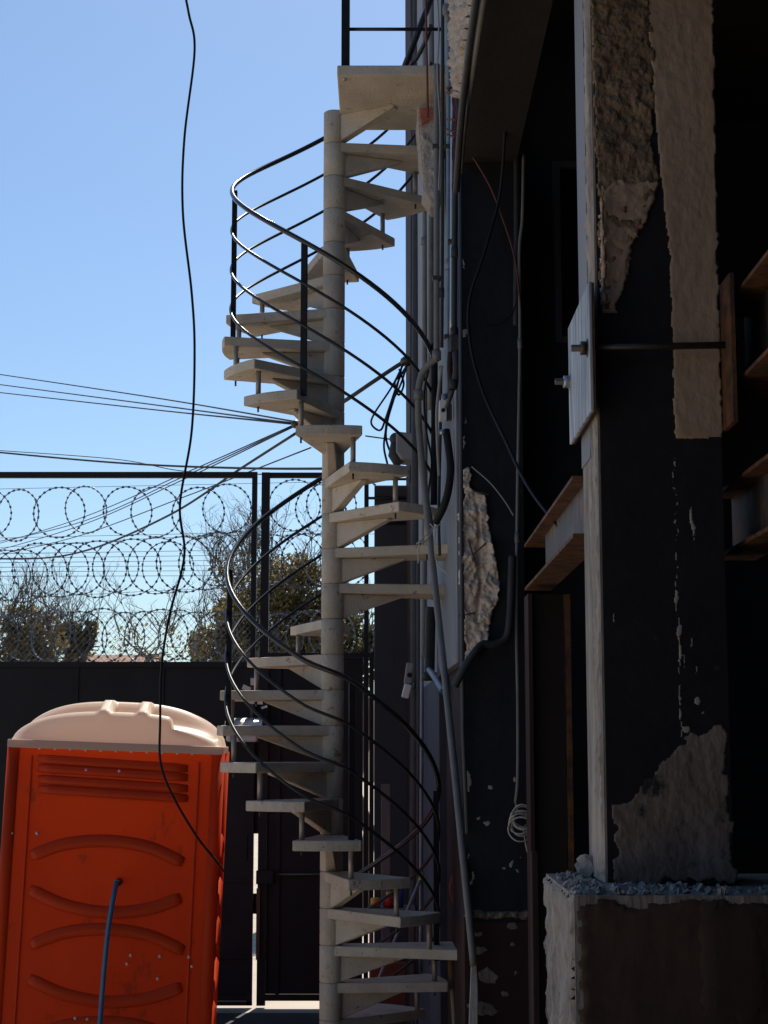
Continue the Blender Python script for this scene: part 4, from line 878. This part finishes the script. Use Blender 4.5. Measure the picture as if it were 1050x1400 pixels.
# coiled pale cable at the foot of the thin conduit
b = MB(); rc = random.Random(2); c0 = P(711, 1124, 6.93)
for i in range(9):
    a0 = rc.uniform(0, 3); rx, rz_ = rc.uniform(.03, .05), rc.uniform(.025, .05); tl_ = rc.uniform(-.6, .6)
    ctr = c0 + Vector((rc.uniform(-.006, .01), rc.uniform(-.02, .01), rc.uniform(-.03, .03)))
    b.tube([ctr + Vector((rx * math.cos(t) * math.cos(tl_) - rz_ * math.sin(t) * math.sin(tl_), .008 * math.sin(2 * t + a0), rx * math.cos(t) * math.sin(tl_) + rz_ * math.sin(t) * math.cos(tl_))) for t in [k * 2 * math.pi / 24 for k in range(24)]], .0032, 5)
for dx in (0, 5): b.tube(catmull([P(715 + dx, 1130, 6.92), P(720 + dx * .5, 1160, 6.93), P(727, 1185, 6.94)], 6), .0032, 5)
b.tube([P(705, 1098, 6.95), P(708, 1110, 6.93)], .0035, 5)
tag(b.build('coiled_cable', M['cablew']), 'pale coiled cable hanging at the foot of the thin pillar conduit', 'cable')
# dark steel post by the low wall
b = MB(); b.box(X(728, 1300, 5.6), X(738, 1300, 5.6), 5.6, 5.66, 0, Z(1165, 5.6)); bevel(b.build('steel_post', M['brownwall']), .003, 1)
tag(bpy.data.objects['steel_post'], 'slim dark steel post between the black pillar base and low wall', 'post')
# frayed reinforcement end below the leaning conduit
b = MB()
for i in range(6): b.tube(catmull([P(645 + i, 1318, 6.95), P(644 + i * 1.6, 1350, 6.95), P(642 + i * 2, 1400, 6.95), P(641 + i * 2, 1470, 6.95)], 5), .004, 5)
tag(b.build('loose_wires', M['cablew']), 'pale wires spilling from the bottom of the leaning conduit', 'wire')
b = MB(); pts = [P(620, 1195, 8.3), P(618, 1215, 8.28), P(623, 1235, 8.27), P(624, 1262, 8.3)]; b.tube(catmull(pts, 6), [.006 + .01 * math.sin(i / 18 * 3.1) for i in range(19)], 6)
tag(b.build('torn_sealant', M['terracotta']), 'torn orange sealant strip on the brown wall beside the leaning conduit', 'sealant')

# ------------------------------------------------------------------ the long black cable in front
cable('hanging_cable', 'long black cable hanging in front of the sky and the toilet roof', [(246, -40, 7.8), (258, 18, 7.8), (266, 70, 7.8), (252, 190, 7.8), (250, 290, 7.8), (262, 400, 7.8), (266, 480, 7.8), (262, 590, 7.8), (246, 690, 7.8), (252, 760, 7.8), (232, 840, 7.8), (221, 910, 7.8), (219, 985, 7.85), (220, 1045, 8.0), (240, 1095, 8.1), (270, 1145, 8.17), (294, 1175, 8.2), (303, 1187, 8.28), (305, 1191, 8.45)], .0062, M['cable'], 'cable', 'cables hanging on the building')

# ------------------------------------------------------------------ clutter at the wall behind the stairs
def clutter(name, label, prof, px, py, Y, m, cat, cap=None):
    p = P(px, py, Y); t = thing(name, label, cat, (p.x, Y, 0 if py > 1330 else p.z))
    b = MB(); b.tube([(p.x, Y, p.z + z_) for r_, z_ in prof], [r_ for r_, z_ in prof], 14); b.build('body', m, t)
    if cap: b = MB(); b.tube([(p.x, Y, p.z + prof[-1][1] - .001), (p.x, Y, p.z + prof[-1][1] + .03)], cap[1], 12); b.build('cap', cap[0], t)
    return t
YCl = 10.6
tb_ = thing('work_bench', 'low dark bench holding paint bottles beside the gate wall', 'bench', (.0, YCl, 0))
zt_ = Z(1240, YCl)
b = MB(); b.box(-.10, .19, YCl - .14, YCl + .14, zt_ - .03, zt_); b.build('bench_top', M['board'], tb_)
for sx in (-.09, .16):
    for sy in (-.12, .10): b = MB(); b.box(sx, sx + .02, YCl + sy, YCl + sy + .02, 0, zt_ - .031); b.build('leg', M['board'], tb_)
clutter('paint_pot', 'squat yellow paint pot on the bench behind the stairs', [(.030, 0), (.030, .05), (.026, .055)], 513, 1240, YCl - .05, M['yellow'], 'pot')
clutter('paint_pot', 'squat red paint pot with yellow cap on the bench behind stairs', [(.036, 0), (.036, .055), (.03, .06)], 532, 1240, YCl - .03, M['redp'], 'pot', (M['yellow'], .02))
clutter('spray_bottle', 'tall blue bottle on the bench behind the stairs', [(.026, 0), (.026, .12), (.012, .15)], 546, 1240, YCl - .02, M['bluep'], 'bottle', (M['redp'], .013))
b = MB(); a0 = P(578, 1194, 10.2); a1 = P(538, 1290, 10.0); dd = (a1 - a0).normalized()
br_ = thing('broom_handle', 'thin grey broom handle with a lime tip leaning behind the stairs', 'broom', (a1.x, a1.y, 0))
a2 = a0 + dd * ((0.01 - a0.z) / dd.z)
b = MB(); b.tube([a0 + dd * .05, a2], .010, 8); b.build('handle', M['cableg'], br_)
b = MB(); b.tube([a0, a0 + dd * .052], .0125, 8); b.build('tip', M['lime'], br_)
bd = MB(); bd.box(X(521, 1150, 11.6), X(534, 1150, 11.6), 11.6, 11.63, 0, Z(1072, 11.6)); tag(bevel(bd.build('weathered_board', M['board']), .004, 1), 'weathered grey board leaning upright against the dark wall slab', 'board')
bd = MB(); bd.box(X(506, 1330, 10.1), X(555, 1330, 10.1), 10.1, 10.13, 0, Z(1316, 10.1)); tag(bevel(bd.build('red_panel', M['ply']), .004, 1), 'red brown panel standing on the ground behind the lowest treads', 'panel')
